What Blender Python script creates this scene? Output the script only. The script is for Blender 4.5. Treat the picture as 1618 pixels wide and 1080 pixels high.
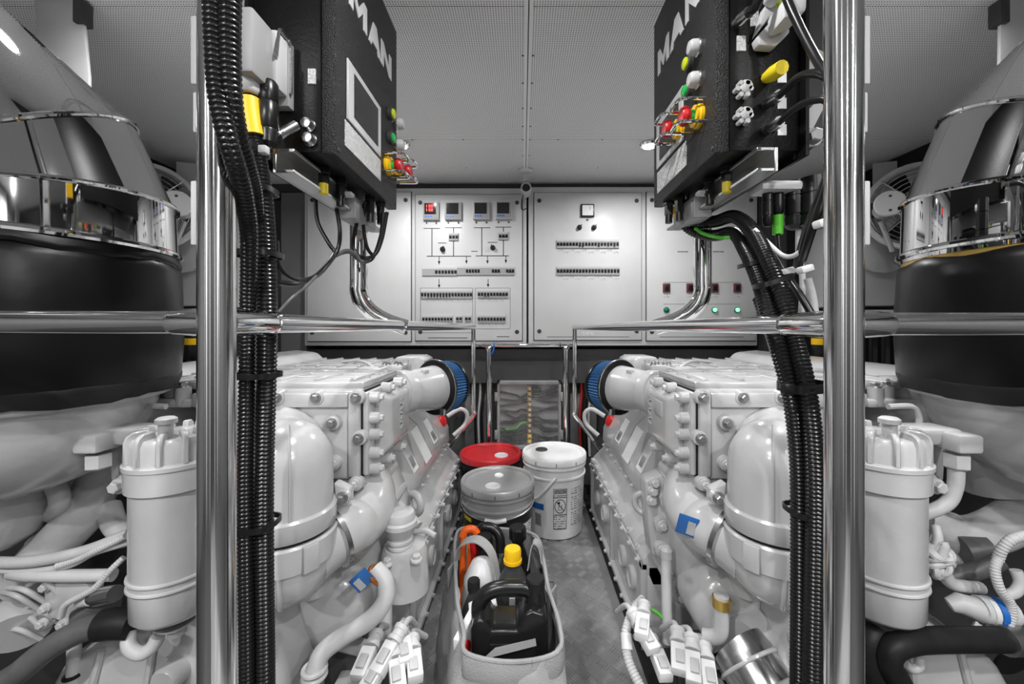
import bpy, bmesh, math, random
from mathutils import Vector as V, Matrix, Quaternion
random.seed(7)
PI = math.pi
scn = bpy.context.scene
for o in list(bpy.data.objects): bpy.data.objects.remove(o)
COL = scn.collection
# ------------------------------------------------------------------ camera
F, VX, VY, CZ = 629.0, 826.0, 514.0, 0.96      # focal length and vanishing point in a 1618x1080 frame, eye height
cd = bpy.data.cameras.new('camera'); cam = bpy.data.objects.new('camera', cd); COL.objects.link(cam)
cam.location = (0, 0, CZ); cam.rotation_euler = (PI/2, 0, 0)
cd.sensor_width = 36; cd.lens = F/1618*36; cd.clip_start = .02
cd.shift_x = -(VX-809)/1618; cd.shift_y = -(540-VY)/1618
scn.camera = cam
# ------------------------------------------------------------------ world, exposure
w = bpy.data.worlds.new('world'); scn.world = w; w.use_nodes = True
w.node_tree.nodes['Background'].inputs[0].default_value = (.5, .5, .5, 1)
w.node_tree.nodes['Background'].inputs[1].default_value = .3
vs = scn.view_settings
vs.view_transform = 'Standard'; vs.look = 'None'; vs.gamma = 1; vs.use_curve_mapping = False
vs.exposure = 0.0
CEIL = 1.80
LAMPS = [(.585, 1.84, 1.0), (-.565, 1.84, 1.0), (0.0, .45, 1.0), (.62, -.40, 1.9), (-.62, -.40, 1.9), (.80, .84, .8), (-.80, .84, .8), (1.15, -.95, 2.6), (-1.15, -.95, 2.6), (0.0, -.70, 1.0)]  # the far pair is seen; the rest are unseen, placed and boosted for fill
LAMP_W = 7.6
# ------------------------------------------------------------------ pixel helpers (pixel + real depth -> point in the room)
def P(px, py, y): return V(((px-VX)/F*y, y, CZ-(py-VY)/F*y))
def PXP(px, py, X):                                   # point of the plane x = X
    y = X*F/(px-VX); return V((X, y, CZ-(py-VY)/F*y))
# ------------------------------------------------------------------ mirrored building frame
SIDE = None                                           # (sign, offset) while an engine or rail is built in right-hand coordinates
def mp(p):
    p = V(p)
    return p if SIDE is None else V((SIDE[1]+SIDE[0]*p.x, p.y, p.z))
def Q(px, py, y):                                     # pixel of the current side -> building frame
    p = P(px, py, y)
    if SIDE: p.x = (p.x-SIDE[1])*SIDE[0]
    return p
# ------------------------------------------------------------------ materials
MATS = {}
def nt(m): return m.node_tree.nodes, m.node_tree.links
def mat(name, col, rough=.5, metal=0, noise=0, nscale=8, bump=0, bscale=60, coat=0, trans=0, emit=0, alpha=1, ior=1.45, rvar=0, ecol=None):
    if name in MATS: return MATS[name]
    m = bpy.data.materials.new(name); m.use_nodes = True; n, l = nt(m); b = n['Principled BSDF']
    if isinstance(col, (int, float)): col = (col, col, col)
    c = (*col, 1)
    b.inputs['Base Color'].default_value = c; b.inputs['Roughness'].default_value = rough; b.inputs['Metallic'].default_value = metal
    b.inputs['IOR'].default_value = ior
    if coat: b.inputs['Coat Weight'].default_value = coat; b.inputs['Coat Roughness'].default_value = .08
    if trans: b.inputs['Transmission Weight'].default_value = trans
    if alpha < 1: b.inputs['Alpha'].default_value = alpha
    if emit: b.inputs['Emission Color'].default_value = (*(ecol or col), 1); b.inputs['Emission Strength'].default_value = emit
    if noise or bump or rvar:
        tc = n.new('ShaderNodeTexCoord'); mpn = n.new('ShaderNodeMapping'); l.new(tc.outputs['Object'], mpn.inputs[0])
    if noise or rvar:
        t = n.new('ShaderNodeTexNoise'); t.inputs['Scale'].default_value = nscale; t.inputs['Detail'].default_value = 5; l.new(mpn.outputs[0], t.inputs[0])
    if noise:
        r = n.new('ShaderNodeMapRange'); r.inputs[1].default_value = .3; r.inputs[2].default_value = .7; r.inputs[3].default_value = 1-noise; r.inputs[4].default_value = 1+noise*.4
        l.new(t.outputs[0], r.inputs[0]); mx = n.new('ShaderNodeVectorMath'); mx.operation = 'SCALE'; mx.inputs[0].default_value = col
        l.new(r.outputs[0], mx.inputs['Scale']); l.new(mx.outputs[0], b.inputs['Base Color'])
    if rvar:
        r = n.new('ShaderNodeMapRange'); r.inputs[1].default_value = .3; r.inputs[2].default_value = .7; r.inputs[3].default_value = max(.02, rough-rvar); r.inputs[4].default_value = rough+rvar
        l.new(t.outputs[0], r.inputs[0]); l.new(r.outputs[0], b.inputs['Roughness'])
    if bump:
        t2 = n.new('ShaderNodeTexNoise'); t2.inputs['Scale'].default_value = bscale; t2.inputs['Detail'].default_value = 3; l.new(mpn.outputs[0], t2.inputs[0])
        bp = n.new('ShaderNodeBump'); bp.inputs['Strength'].default_value = bump; bp.inputs['Distance'].default_value = .004
        l.new(t2.outputs[0], bp.inputs['Height']); l.new(bp.outputs[0], b.inputs['Normal'])
    MATS[name] = m; return m
def polished(name, col, rough, axis, aniso=.9):         # tube polished round its axis: highlights smear along it
    m = mat(name, col, rough, 1); n, l = nt(m); b = n['Principled BSDF']
    tg = n.new('ShaderNodeTangent'); tg.direction_type = 'RADIAL'; tg.axis = axis
    b.inputs['Anisotropic'].default_value = aniso; b.inputs['Anisotropic Rotation'].default_value = .25; l.new(tg.outputs[0], b.inputs['Tangent'])
def perforated(name, base, hole, pitch, rough=.5):
    m = bpy.data.materials.new(name); m.use_nodes = True; n, l = nt(m); b = n['Principled BSDF']
    tc = n.new('ShaderNodeTexCoord'); sp = n.new('ShaderNodeSeparateXYZ'); l.new(tc.outputs['Object'], sp.inputs[0])
    def wave(s):
        k = n.new('ShaderNodeMath'); k.operation = 'MULTIPLY'; k.inputs[1].default_value = 2*PI/pitch; l.new(s, k.inputs[0])
        c = n.new('ShaderNodeMath'); c.operation = 'COSINE'; l.new(k.outputs[0], c.inputs[0]); return c.outputs[0]
    a = n.new('ShaderNodeMath'); a.operation = 'ADD'; l.new(wave(sp.outputs[0]), a.inputs[0]); l.new(wave(sp.outputs[1]), a.inputs[1])
    r = n.new('ShaderNodeMapRange'); r.inputs[1].default_value = .75; r.inputs[2].default_value = 1.05; l.new(a.outputs[0], r.inputs[0])
    mx = n.new('ShaderNodeMix'); mx.data_type = 'RGBA'; mx.inputs[6].default_value = (base,)*3+(1,); mx.inputs[7].default_value = (hole,)*3+(1,)
    l.new(r.outputs[0], mx.inputs[0]); l.new(mx.outputs[2], b.inputs['Base Color']); b.inputs['Roughness'].default_value = rough
    MATS[name] = m; return m
def printed(name, base, ink, sx, sz, thr=.52):        # rows of illegible fine print on a label
    m = bpy.data.materials.new(name); m.use_nodes = True; n, l = nt(m); b = n['Principled BSDF']
    tc = n.new('ShaderNodeTexCoord'); sp = n.new('ShaderNodeSeparateXYZ'); l.new(tc.outputs['Object'], sp.inputs[0])
    k = n.new('ShaderNodeMath'); k.operation = 'MULTIPLY'; k.inputs[1].default_value = sz*2*PI; l.new(sp.outputs[2], k.inputs[0])
    s = n.new('ShaderNodeMath'); s.operation = 'SINE'; l.new(k.outputs[0], s.inputs[0])
    gt = n.new('ShaderNodeMath'); gt.operation = 'GREATER_THAN'; gt.inputs[1].default_value = .1; l.new(s.outputs[0], gt.inputs[0])
    mpn = n.new('ShaderNodeMapping'); l.new(tc.outputs['Object'], mpn.inputs[0]); mpn.inputs['Scale'].default_value = (sx, sx, sz*.6)
    t = n.new('ShaderNodeTexNoise'); t.inputs['Scale'].default_value = 1; t.inputs['Detail'].default_value = 1; l.new(mpn.outputs[0], t.inputs[0])
    g2 = n.new('ShaderNodeMath'); g2.operation = 'LESS_THAN'; g2.inputs[1].default_value = thr; l.new(t.outputs[0], g2.inputs[0])
    mu = n.new('ShaderNodeMath'); mu.operation = 'MULTIPLY'; l.new(gt.outputs[0], mu.inputs[0]); l.new(g2.outputs[0], mu.inputs[1])
    mx = n.new('ShaderNodeMix'); mx.data_type = 'RGBA'; mx.inputs[6].default_value = (base,)*3+(1,); mx.inputs[7].default_value = (ink,)*3+(1,)
    l.new(mu.outputs[0], mx.inputs[0]); l.new(mx.outputs[2], b.inputs['Base Color']); b.inputs['Roughness'].default_value = .5
    MATS[name] = m; return m
mat('paint', .51, .22, noise=.14, nscale=7, bump=.08, bscale=90, coat=.4)
mat('paint_rough', .48, .45, noise=.2, nscale=14, bump=.25, bscale=120)
mat('chrome', .88, .035, 1, rvar=.02, nscale=5)
polished('chrome_z', .78, .11, 'Z'); polished('chrome_x', .78, .10, 'X'); polished('chrome_y', .78, .10, 'Y')
mat('mirror_steel', .60, .03, 1, rvar=.02, nscale=6)
mat('steel', .62, .25, 1, noise=.15, rvar=.08, nscale=12)
mat('alu', .5, .38, 1, noise=.25, rvar=.1, nscale=6)
mat('floor', .30, .5, .4, noise=.4, rvar=.12, nscale=4)
mat('lug', .50, .38, .5, noise=.2, nscale=6)
mat('bolt', .42, .35, .85, noise=.2, nscale=30)
mat('bolt_white', .55, .35, noise=.15, nscale=30)
mat('black_plastic', .008, .30)
mat('conduit', .007, .25)
mat('rubber', .014, .5, noise=.3, nscale=20, bump=.2, bscale=60)
mat('grey_rubber', .11, .45, noise=.3, nscale=20, bump=.2, bscale=50)
mat('box_black', .014, .42, bump=.9, bscale=420)
mat('box_side', .005, .4, bump=.15, bscale=200)
mat('insulation', .004, .34, bump=.5, bscale=9, noise=.3)
mat('cabinet', .60, .38, noise=.06, nscale=5)
mat('grey_plastic', .33, .45)
mat('light_grey', .55, .45, noise=.1)
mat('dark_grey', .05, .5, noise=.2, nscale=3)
mat('mid_grey', .14, .5, noise=.15, nscale=4)
mat('wall', .16, .6, noise=.15, nscale=3)
mat('wall_aft', .10, .5); mat('wall_white', .62, .6, noise=.08, nscale=3)
mat('black', .004, .6)
mat('screen', .02, .08)
mat('white_plastic', .66, .4)
mat('label_white', .78, .5)
mat('yellow', (.85, .50, .01), .4); mat('yellow2', (.80, .62, .02), .4)
mat('green', (.02, .42, .08), .35); mat('green2', (.10, .55, .03), .4); mat('lime', (.60, .68, .02), .35)
mat('red', (.52, .012, .015), .35); mat('orange', (.9, .13, .01), .4); mat('blue', (.015, .13, .45), .4)
mat('blue_label', (.02, .10, .30), .35)
mat('pleat', (.05, .16, .36), .7, noise=.2, nscale=40)
mat('led_red', (.9, .05, .05), .4, emit=1.6); mat('led_green', (.25, .9, .45), .3, emit=1.2)
mat('blue_glow', (.05, .16, .6), .4); mat('teal', (.01, .16, .10), .3); mat('maroon', (.12, .03, .04), .4)
mat('brass', (.62, .42, .12), .35, .8); mat('copper', (.5, .2, .08), .35, .9)
mat('white_hose', .54, .45, noise=.1, nscale=20)
mat('wrap', .55, .6, noise=.35, nscale=9, bump=.9, bscale=30)
mat('bucket_white', .80, .35, noise=.12, nscale=9); mat('bucket_grey', .36, .3, .25, noise=.12, nscale=7); mat('bucket_red', (.50, .02, .025), .33, noise=.15)
mat('strip', .88, .4); mat('hem', .30, .7, noise=.15, nscale=12, bump=.4, bscale=250); mat('bag', .33, .75, noise=.12, nscale=10, bump=.35, bscale=300); mat('bag_dark', .22, .75, bump=.3, bscale=300)
mat('clear', .9, .05, alpha=.07); mat('cloudy', .75, .3, alpha=.8)
mat('smoke', .05, .16, noise=.2, nscale=12)
mat('jug', .010, .26, bump=.1, bscale=80)
mat('lamp', 1.0, .4, emit=18, ecol=(1, 1, 1))
mat('green_wire', (.10, .40, .05), .4); mat('red_wire', (.45, .02, .02), .4)
for m_ in ('insulation', 'box_side', 'rubber'): MATS[m_].node_tree.nodes['Principled BSDF'].inputs['Specular IOR Level'].default_value = .28
perforated('perf', .86, .10, .0072)
printed('print_small', .66, .12, 420, 260); printed('print_fine', .66, .1, 900, 500); printed('print_bucket', .74, .22, 160, 95, .56)
printed('print_dark', .30, .05, 300, 150)
# ------------------------------------------------------------------ geometry collector
class G:
    def __init__(s): s.v = []; s.f = []
    def add(s, v, f):
        k = len(s.v); s.v += [V(q) for q in v]; s.f += [tuple(i+k for i in q) for q in f]; return s
    def box(s, x0, x1, y0, y1, z0, z1):
        return s.add([(x0,y0,z0),(x1,y0,z0),(x1,y1,z0),(x0,y1,z0),(x0,y0,z1),(x1,y0,z1),(x1,y1,z1),(x0,y1,z1)],
                     [(0,3,2,1),(4,5,6,7),(0,1,5,4),(1,2,6,5),(2,3,7,6),(3,0,4,7)])
    def obox(s, c, size, d=None, up=None):             # oriented box: size along (d, side, up)
        c = V(c); X = V(d or (1,0,0)).normalized(); U = V(up or (0,0,1)); Y = U.cross(X)
        if Y.length < 1e-4: Y = V((0,1,0)).cross(X)
        Y.normalize(); Z = X.cross(Y); a, b, e = [q/2 for q in size]
        vs = [c+X*(sx*a)+Y*(sy*b)+Z*(sz*e) for sz in (-1,1) for sx, sy in ((-1,-1),(1,-1),(1,1),(-1,1))]
        return s.add(vs, [(0,3,2,1),(4,5,6,7),(0,1,5,4),(1,2,6,5),(2,3,7,6),(3,0,4,7)])
    def tube(s, pts, r, n=12, cap=True, closed=False):
        pts = [V(p) for p in pts]; m = len(pts); rr = r if isinstance(r, (list, tuple)) else [r]*m
        tn = []
        for i in range(m):
            a = pts[i-1] if (i > 0 or closed) else pts[i]; b = pts[(i+1) % m] if (i < m-1 or closed) else pts[i]
            tn.append((b-a).normalized())
        u = tn[0].orthogonal().normalized(); vs = []
        for i in range(m):
            if i:
                q = tn[i-1].rotation_difference(tn[i]); u = (q @ u); u = (u-tn[i]*u.dot(tn[i])).normalized()
            v = tn[i].cross(u)
            vs += [pts[i]+(u*math.cos(2*PI*k/n)+v*math.sin(2*PI*k/n))*rr[i] for k in range(n)]
        fs = [(i*n+k, i*n+(k+1) % n, ((i+1) % m)*n+(k+1) % n, ((i+1) % m)*n+k) for i in range(m if closed else m-1) for k in range(n)]
        if cap and not closed: fs += [tuple(range(n-1, -1, -1)), tuple((m-1)*n+k for k in range(n))]
        return s.add(vs, fs)
    def lathe(s, prof, c=(0,0,0), d=(0,0,1), n=24):     # prof: (radius, height) list along axis d
        c = V(c); d = V(d).normalized(); u = d.orthogonal().normalized(); v = d.cross(u); vs = []; fs = []; rows = []
        for r, h in prof:
            if r < 1e-6: rows.append([len(vs)]); vs.append(c+d*h)
            else:
                rows.append(list(range(len(vs), len(vs)+n)))
                vs += [c+d*h+(u*math.cos(2*PI*k/n)+v*math.sin(2*PI*k/n))*r for k in range(n)]
        for a, b in zip(rows, rows[1:]):
            for k in range(n):
                k2 = (k+1) % n
                if len(a) == 1 and len(b) == 1: continue
                if len(a) == 1: fs.append((a[0], b[k2], b[k]))
                elif len(b) == 1: fs.append((a[k], a[k2], b[0]))
                else: fs.append((a[k], a[k2], b[k2], b[k]))
        if len(rows[0]) > 1: fs.append(tuple(reversed(rows[0])))
        if len(rows[-1]) > 1: fs.append(tuple(rows[-1]))
        return s.add(vs, fs)
    def prism(s, poly, vec):
        n = len(poly); a = [V(p) for p in poly]; vec = V(vec)
        return s.add(a+[p+vec for p in a], [tuple(range(n-1,-1,-1)), tuple(range(n, 2*n))]+[(i, (i+1) % n, n+(i+1) % n, n+i) for i in range(n)])
    def py(s, poly, y0, y1): return s.prism([(x, y0, z) for x, z in poly], (0, y1-y0, 0))
    def loft(s, rings, cap=True):
        n = len(rings[0]); vs = [p for r in rings for p in r]
        fs = [(i*n+k, i*n+(k+1) % n, (i+1)*n+(k+1) % n, (i+1)*n+k) for i in range(len(rings)-1) for k in range(n)]
        if cap: fs += [tuple(range(n-1,-1,-1)), tuple((len(rings)-1)*n+k for k in range(n))]
        return s.add(vs, fs)
    def torus(s, c, d, R, r, n=32, m=10):
        c = V(c); d = V(d).normalized(); u = d.orthogonal().normalized(); v = d.cross(u)
        return s.tube([c+(u*math.cos(2*PI*k/n)+v*math.sin(2*PI*k/n))*R for k in range(n)], r, m, closed=True)
def ribbon(pts, side, w, th):                            # flat webbing along a path
    g = G(); rings = []; side = V(side).normalized()
    for i, p in enumerate(pts):
        tn = (pts[min(i+1, len(pts)-1)]-pts[max(i-1, 0)]).normalized(); s_ = (side-tn*side.dot(tn)).normalized(); n_ = tn.cross(s_)
        rings.append([p+s_*w/2+n_*th/2, p-s_*w/2+n_*th/2, p-s_*w/2-n_*th/2, p+s_*w/2-n_*th/2])
    return g.loft(rings)
def path(pts, per=8):                                   # Catmull-Rom through the points
    p = [V(q) for q in pts]; p = [p[0]*2-p[1]]+p+[p[-1]*2-p[-2]]; out = []
    for i in range(1, len(p)-2):
        a, b, c, d = p[i-1:i+3]
        for k in range(per):
            t = k/per; out.append(.5*((2*b)+(c-a)*t+(2*a-5*b+4*c-d)*t*t+(3*b-a-3*c+d)*t**3))
    return out+[p[-2]]
def resample(pts, step):
    out = [pts[0]]; acc = 0
    for a, b in zip(pts, pts[1:]):
        L = (b-a).length
        while L > 1e-9 and acc+L >= step:
            t = (step-acc)/L; a = a.lerp(b, t); out.append(a); L = (b-a).length; acc = 0
        acc += L
    return out
def corrug(g, pts, r, pitch=.0064, n=14, dep=.14):       # ribbed conduit
    q = resample(pts, pitch/4)
    rr = [r*(1-dep if i % 4 == 0 else (1-dep*.35 if i % 2 else 1)) for i in range(len(q))]
    return g.tube(q, rr, n)
def rrect(x0, x1, z0, z1, r, n=4):
    out = []
    for cx, cz, a in ((x1-r, z1-r, 0), (x0+r, z1-r, PI/2), (x0+r, z0+r, PI), (x1-r, z0+r, 1.5*PI)):
        out += [(cx+r*math.cos(a+PI/2*k/n), cz+r*math.sin(a+PI/2*k/n)) for k in range(n+1)]
    return out
# ------------------------------------------------------------------ objects
WL = {}                                                 # world location of every object made here
def tag(o, label=None, cat=None, group=None, kind=None):
    if label: o['label'] = label
    if cat: o['category'] = cat
    if group: o['group'] = group
    if kind: o['kind'] = kind
    return o
def thing(name, loc, label, cat, group=None):
    o = bpy.data.objects.new(name, None); COL.objects.link(o); o.empty_display_size = .05
    L = mp(loc); o.location = L; WL[o] = L; return tag(o, label, cat, group)
def link(o, parent, L):
    COL.objects.link(o); WL[o] = V(L)
    if parent: o.parent = parent; o.location = V(L)-WL[parent]
    else: o.location = L
    return o
def ob(name, g, m, parent=None, bev=0, seg=2, sm=40, label=None, cat=None, group=None, kind=None):
    vs = [mp(p) for p in g.v]
    xs = [p.x for p in vs]; ys = [p.y for p in vs]; zs = [p.z for p in vs]
    L = V(((min(xs)+max(xs))/2, (min(ys)+max(ys))/2, min(zs)))
    me = bpy.data.meshes.new(name); me.from_pydata([p-L for p in vs], [], g.f)
    b = bmesh.new(); b.from_mesh(me)
    bmesh.ops.recalc_face_normals(b, faces=b.faces)
    if bev:
        es = [e for e in b.edges if len(e.link_faces) == 2 and e.calc_face_angle() > .5]
        bmesh.ops.bevel(b, geom=es, offset=bev, segments=seg, affect='EDGES', profile=.5, clamp_overlap=True)
    b.to_mesh(me); b.free()
    if sm:
        me.polygons.foreach_set('use_smooth', [True]*len(me.polygons)); me.set_sharp_from_angle(angle=math.radians(sm))
    me.materials.append(MATS[m] if isinstance(m, str) else m)
    o = bpy.data.objects.new(name, me); link(o, parent, L)
    return tag(o, label, cat, group, kind)
def proto(name, g, m, sm=40, bev=0):                     # a shared mesh, local +Z is its axis
    me = bpy.data.meshes.new(name); me.from_pydata(g.v, [], g.f)
    b = bmesh.new(); b.from_mesh(me); bmesh.ops.recalc_face_normals(b, faces=b.faces)
    if bev: bmesh.ops.bevel(b, geom=b.edges[:], offset=bev, segments=1, affect='EDGES')
    b.to_mesh(me); b.free()
    me.polygons.foreach_set('use_smooth', [True]*len(me.polygons)); me.set_sharp_from_angle(angle=math.radians(sm))
    me.materials.append(MATS[m]); return me
def inst(name, me, parent, loc, d=(0,0,1), s=1, label=None, cat=None, group=None):
    o = bpy.data.objects.new(name, me); link(o, parent, mp(loc))
    d = V(d)
    if SIDE: d.x *= SIDE[0]
    o.rotation_mode = 'QUATERNION'; o.rotation_quaternion = V((0,0,1)).rotation_difference(d.normalized()); o.scale = (s,)*3
    return tag(o, label, cat, group)
def struct(name, g, m, **k): return ob(name, g, m, kind='structure', **k)
def hexbolt(m):                                         # hex head on a flange washer, ~17 mm across
    g = G(); g.lathe([(.0115,-.002),(.0115,.002),(.0108,.003)], n=16)
    g.lathe([(.0085,.002),(.0085,.0095),(.0068,.011)], n=6); return g
BOLT = proto('bolt_head', hexbolt(0), 'bolt'); BOLTW = proto('bolt_head_white', hexbolt(0), 'bolt_white')
SCREW = proto('screw_head', G().lathe([(.006,-.001),(.006,.0015),(.0042,.003),(.0018,.003),(.0016,.0015),(0,.0015)], n=12), 'dark_grey')
LOCK = proto('quarter_turn_lock', G().lathe([(.0115,-.001),(.0115,.002),(.009,.003),(.0085,.001),(.005,.001),(.0045,.004),(0,.004)], n=16), 'dark_grey')
def text(name, s, size, m, parent, loc, xdir, up, ext=.0006, align='CENTER', bold=0):
    c = bpy.data.curves.new(name, 'FONT'); c.body = s; c.size = size; c.extrude = ext; c.align_x = align; c.align_y = 'CENTER'; c.offset = bold; c.resolution_u = 3
    o = bpy.data.objects.new('tmp', c); COL.objects.link(o); dg = bpy.context.evaluated_depsgraph_get()
    me = bpy.data.meshes.new_from_object(o.evaluated_get(dg)); bpy.data.objects.remove(o); bpy.data.curves.remove(c)
    X = V(xdir).normalized(); Y = V(up).normalized(); Z = X.cross(Y); R = Matrix((X, Y, Z)).transposed()
    me.transform(R.to_4x4()); me.materials.clear(); me.materials.append(MATS[m]); me.name = name
    o = bpy.data.objects.new(name, me); return link(o, parent, V(loc))
# ================================================================== the room
XL, XR, YB, YF = -1.95, 1.97, 2.56, -1.3
XC = .016                                               # centre line of the room
struct('bilge', G().box(XL, XR, YF, YB, -.14, -.10), 'dark_grey')
fl = struct('floor', G().box(-.315, .335, YF, 2.5, -.02, 0), 'floor')
# tread bars of the chequer plate: groups of five, alternately turned
g = G(); pit = .046
for i in range(int(.63/pit)):
    for j in range(int(1.55/pit)):
        cx, cy = -.30+(i+.5)*pit, .92+(j+.5)*pit
        a = PI/4 if (i+j) % 2 else -PI/4; d = V((math.cos(a), math.sin(a), 0)); nn = V((-d.y, d.x, 0))
        for k in range(-2, 3):
            c = V((cx, cy, 0))+nn*k*.0078; h = .0155; wd = .0022
            g.add([c+d*h, c+nn*wd+V((0,0,.0003)), c-d*h, c-nn*wd+V((0,0,.0002)), c+d*h*.6+V((0,0,.0026)), c-d*h*.6+V((0,0,.0026))],
                  [(0,1,4),(1,2,5),(1,5,4),(2,3,5),(3,0,4),(3,4,5)])
ob('tread_bars', g, 'lug', fl, sm=0, kind='stuff')
for x0, x1, y0, y1 in ((.0, .115, 1.13, 1.49), (-.13, .09, 1.56, 1.67)):          # hatch outlines cut into the plate
    g = G(); t = .0016
    for a in ((x0,x1,y0,y0+t),(x0,x1,y1-t,y1),(x0,x0+t,y0,y1),(x1-t,x1,y0,y1)): g.box(a[0],a[1],a[2],a[3],-.001,.0017)
    ob('hatch_joint', g, 'black', fl, sm=0)
for s in (-1, 1):                                       # black gap beside the plate
    x = -.315 if s < 0 else .335
    ob('floor_edge', G().box(min(x, x+s*.03), max(x, x+s*.03), .3, 2.45, -.03, .012), 'black', fl)
struct('wall_back', G().box(XL, XR, 2.52, YB, -.12, CEIL), 'mid_grey')
struct('wall_left', G().box(XL-.05, XL, YF, YB, -.12, CEIL), 'wall')
struct('wall_right', G().box(XR, XR+.05, YF, YB, -.12, CEIL), 'wall')
struct('wall_front', G().box(XL, XR, YF-.05, YF, -.12, CEIL), 'wall_aft')
dr_ = struct('added_door', G().box(-.36, .38, YF+.001, YF+.03, 0, 1.72), 'dark_grey', bev=.006)  # unseen door added as a dark patch for the chrome to reflect
for k, (a, b) in enumerate(((-.46, -.37), (.39, .48), (-1.25, -1.0), (1.0, 1.25), (-1.8, -1.62), (1.62, 1.8))):  # unseen white uprights added so the polished metal reflects bright streaks
    struct('trim_%d' % (10+k), G().box(a, b, YF+.001, YF+.04, 0, CEIL-.02), 'wall_white', bev=.004)
ob('added_door_handle', G().tube(path([(.30, YF+.03, .95), (.30, YF+.07, .96), (.22, YF+.07, .96)], 4), .009, 8), 'chrome', dr_)
# ceiling: perforated sheets with joint strip and screws
ce = struct('ceiling', G().box(XL-.05, XR+.05, YF-.05, YB, CEIL+.012, CEIL+.03), 'dark_grey')
CEX = 1.87
for x0, x1 in ((-CEX, XC-.0035), (XC+.0035, CEX)):
    for y0, y1 in ((-1.3, 1.045), (1.05, 1.797), (1.80, 2.44)):
        ob('ceiling_panel', G().box(x0, x1, y0, y1, CEIL-(.002 if y1 < 1.2 else 0), CEIL+.008), 'perf', ce, sm=0)
g = G().box(XC-.012, XC-.0015, -1.2, 2.3, CEIL-.004, CEIL+.001); g.box(XC+.0015, XC+.012, -1.2, 2.3, CEIL-.004, CEIL+.001)
ob('joint_strip', g, 'strip', ce, sm=0)
for y in (1.045, 1.24, 1.38, 1.54, 1.68, 1.80, 1.97):
    for x in (XC-.016, XC+.016): inst('screw', SCREW, ce, (x, y, CEIL), (0,0,-1), .6)
for x in (-.85, -.5, -.27, .16, .36, .66, .95, 1.2, -1.2): inst('screw', SCREW, ce, (x, 1.80, CEIL), (0,0,-1), .6)
for x in (-1.1, -.6, -.3, .4, .7, 1.1): inst('screw', SCREW, ce, (x, 2.12, CEIL), (0,0,-1), .5)
for s in (-1, 1):                                       # moulded rail on the ceiling over each engine
    pts = path([(s*.92, 2.0, CEIL), (s*.90, 1.3, CEIL), (s*.80, 1.05, CEIL), (s*.55, .9, CEIL)], 8)
    ob('ceiling_rib', G().tube(pts, .008, 8), 'light_grey', ce)
# dark coaming where the ceiling meets the cabinets and the hull
struct('trim_1', G().box(-1.95, 1.97, 2.36, 2.52, CEIL-.05, CEIL-.001), 'dark_grey')
for s in (-1, 1):
    struct('trim_%d' % (2 if s < 0 else 3), G().box(min(s*1.87, s*1.95), max(s*1.87, s*1.95), .2, 2.5, CEIL-.06, CEIL-.001), 'black')
# ------------------------------------------------------------------ downlights
for i, (x, y, pw) in enumerate(LAMPS):
    lab = {0: 'small lit ceiling spotlight beside the control box with two yellow-ringed stops, right of the aisle',
           1: 'small lit ceiling spotlight beside the control box left of the aisle'}.get(i, 'small round ceiling spotlight added out of view for fill light')
    t = thing('downlight', (x, y, CEIL-.012), lab, 'downlight', 'ceiling downlights')
    ob('bezel', G().lathe([(.030, .012), (.042, .011), (.044, .006), (.040, 0), (.031, -.002), (.030, .006)], (x, y, CEIL-.012), n=24), 'chrome', t)
    ob('lens', G().lathe([(.029, 0), (.029, .004)], (x, y, CEIL-.008), n=24), 'lamp', t)
    ld = bpy.data.lights.new('downlight_lamp', 'AREA'); ld.shape = 'DISK'; ld.size = .065; ld.energy = LAMP_W*pw; ld.spread = math.radians(165)
    lo = bpy.data.objects.new('downlight_lamp', ld); link(lo, t, (x, y, CEIL-.016))
# ------------------------------------------------------------------ electrical cabinets on the back wall
CY = 2.31
def cx(px): return (px-VX)/F*CY
def cz(py): return CZ-(py-VY)/F*CY
def cb(g, a, b, c, d, o0, o1): return g.box(cx(a), cx(c), CY-o1, CY-o0, cz(d), cz(b))   # panel-front box given by its pixels on the cabinet front
def cabinet(px0, px1, py0, py1, doors, label):
    t = thing('electrical_cabinet', (cx((px0+px1)/2), CY+.1, cz(py1)), label, 'cabinet')
    ob('body', G().box(cx(px0), cx(px1), CY, 2.52, cz(py1), cz(py0)), 'cabinet', t, bev=.006)
    out = []
    for a, b, c, d in doors:
        g = cb(G(), a, b, c, d, .002, .012)
        dr = ob('door', g, 'cabinet', t, bev=.004); out.append(dr)
        g = G()
        for q in ((a-1,b-1,c+1,b),(a-1,d,c+1,d+1),(a-1,b,a,d),(c,b,c+1,d)): cb(g, *q, -.001, .0025)
        ob('door_gasket', g, 'black', dr, sm=0)
        for x in (a+8, c-8):
            for y in (b+13, d-14): inst('lock', LOCK, dr, (cx(x), CY-.012, cz(y)), (0,-1,0), 1.05)
    return t, out
cabL, (d1, d2) = cabinet(481, 832, 297, 546, [(487, 304, 650, 539), (657, 308, 825, 538)], 'white electrical cabinet with four small meters, left of the ceiling camera')
cabR, (d3, d4) = cabinet(835, 1197, 295, 546, [(844, 305, 1013, 537), (1021, 304, 1193, 538)], 'white electrical cabinet with two long breaker rows, right of the ceiling camera')
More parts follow.
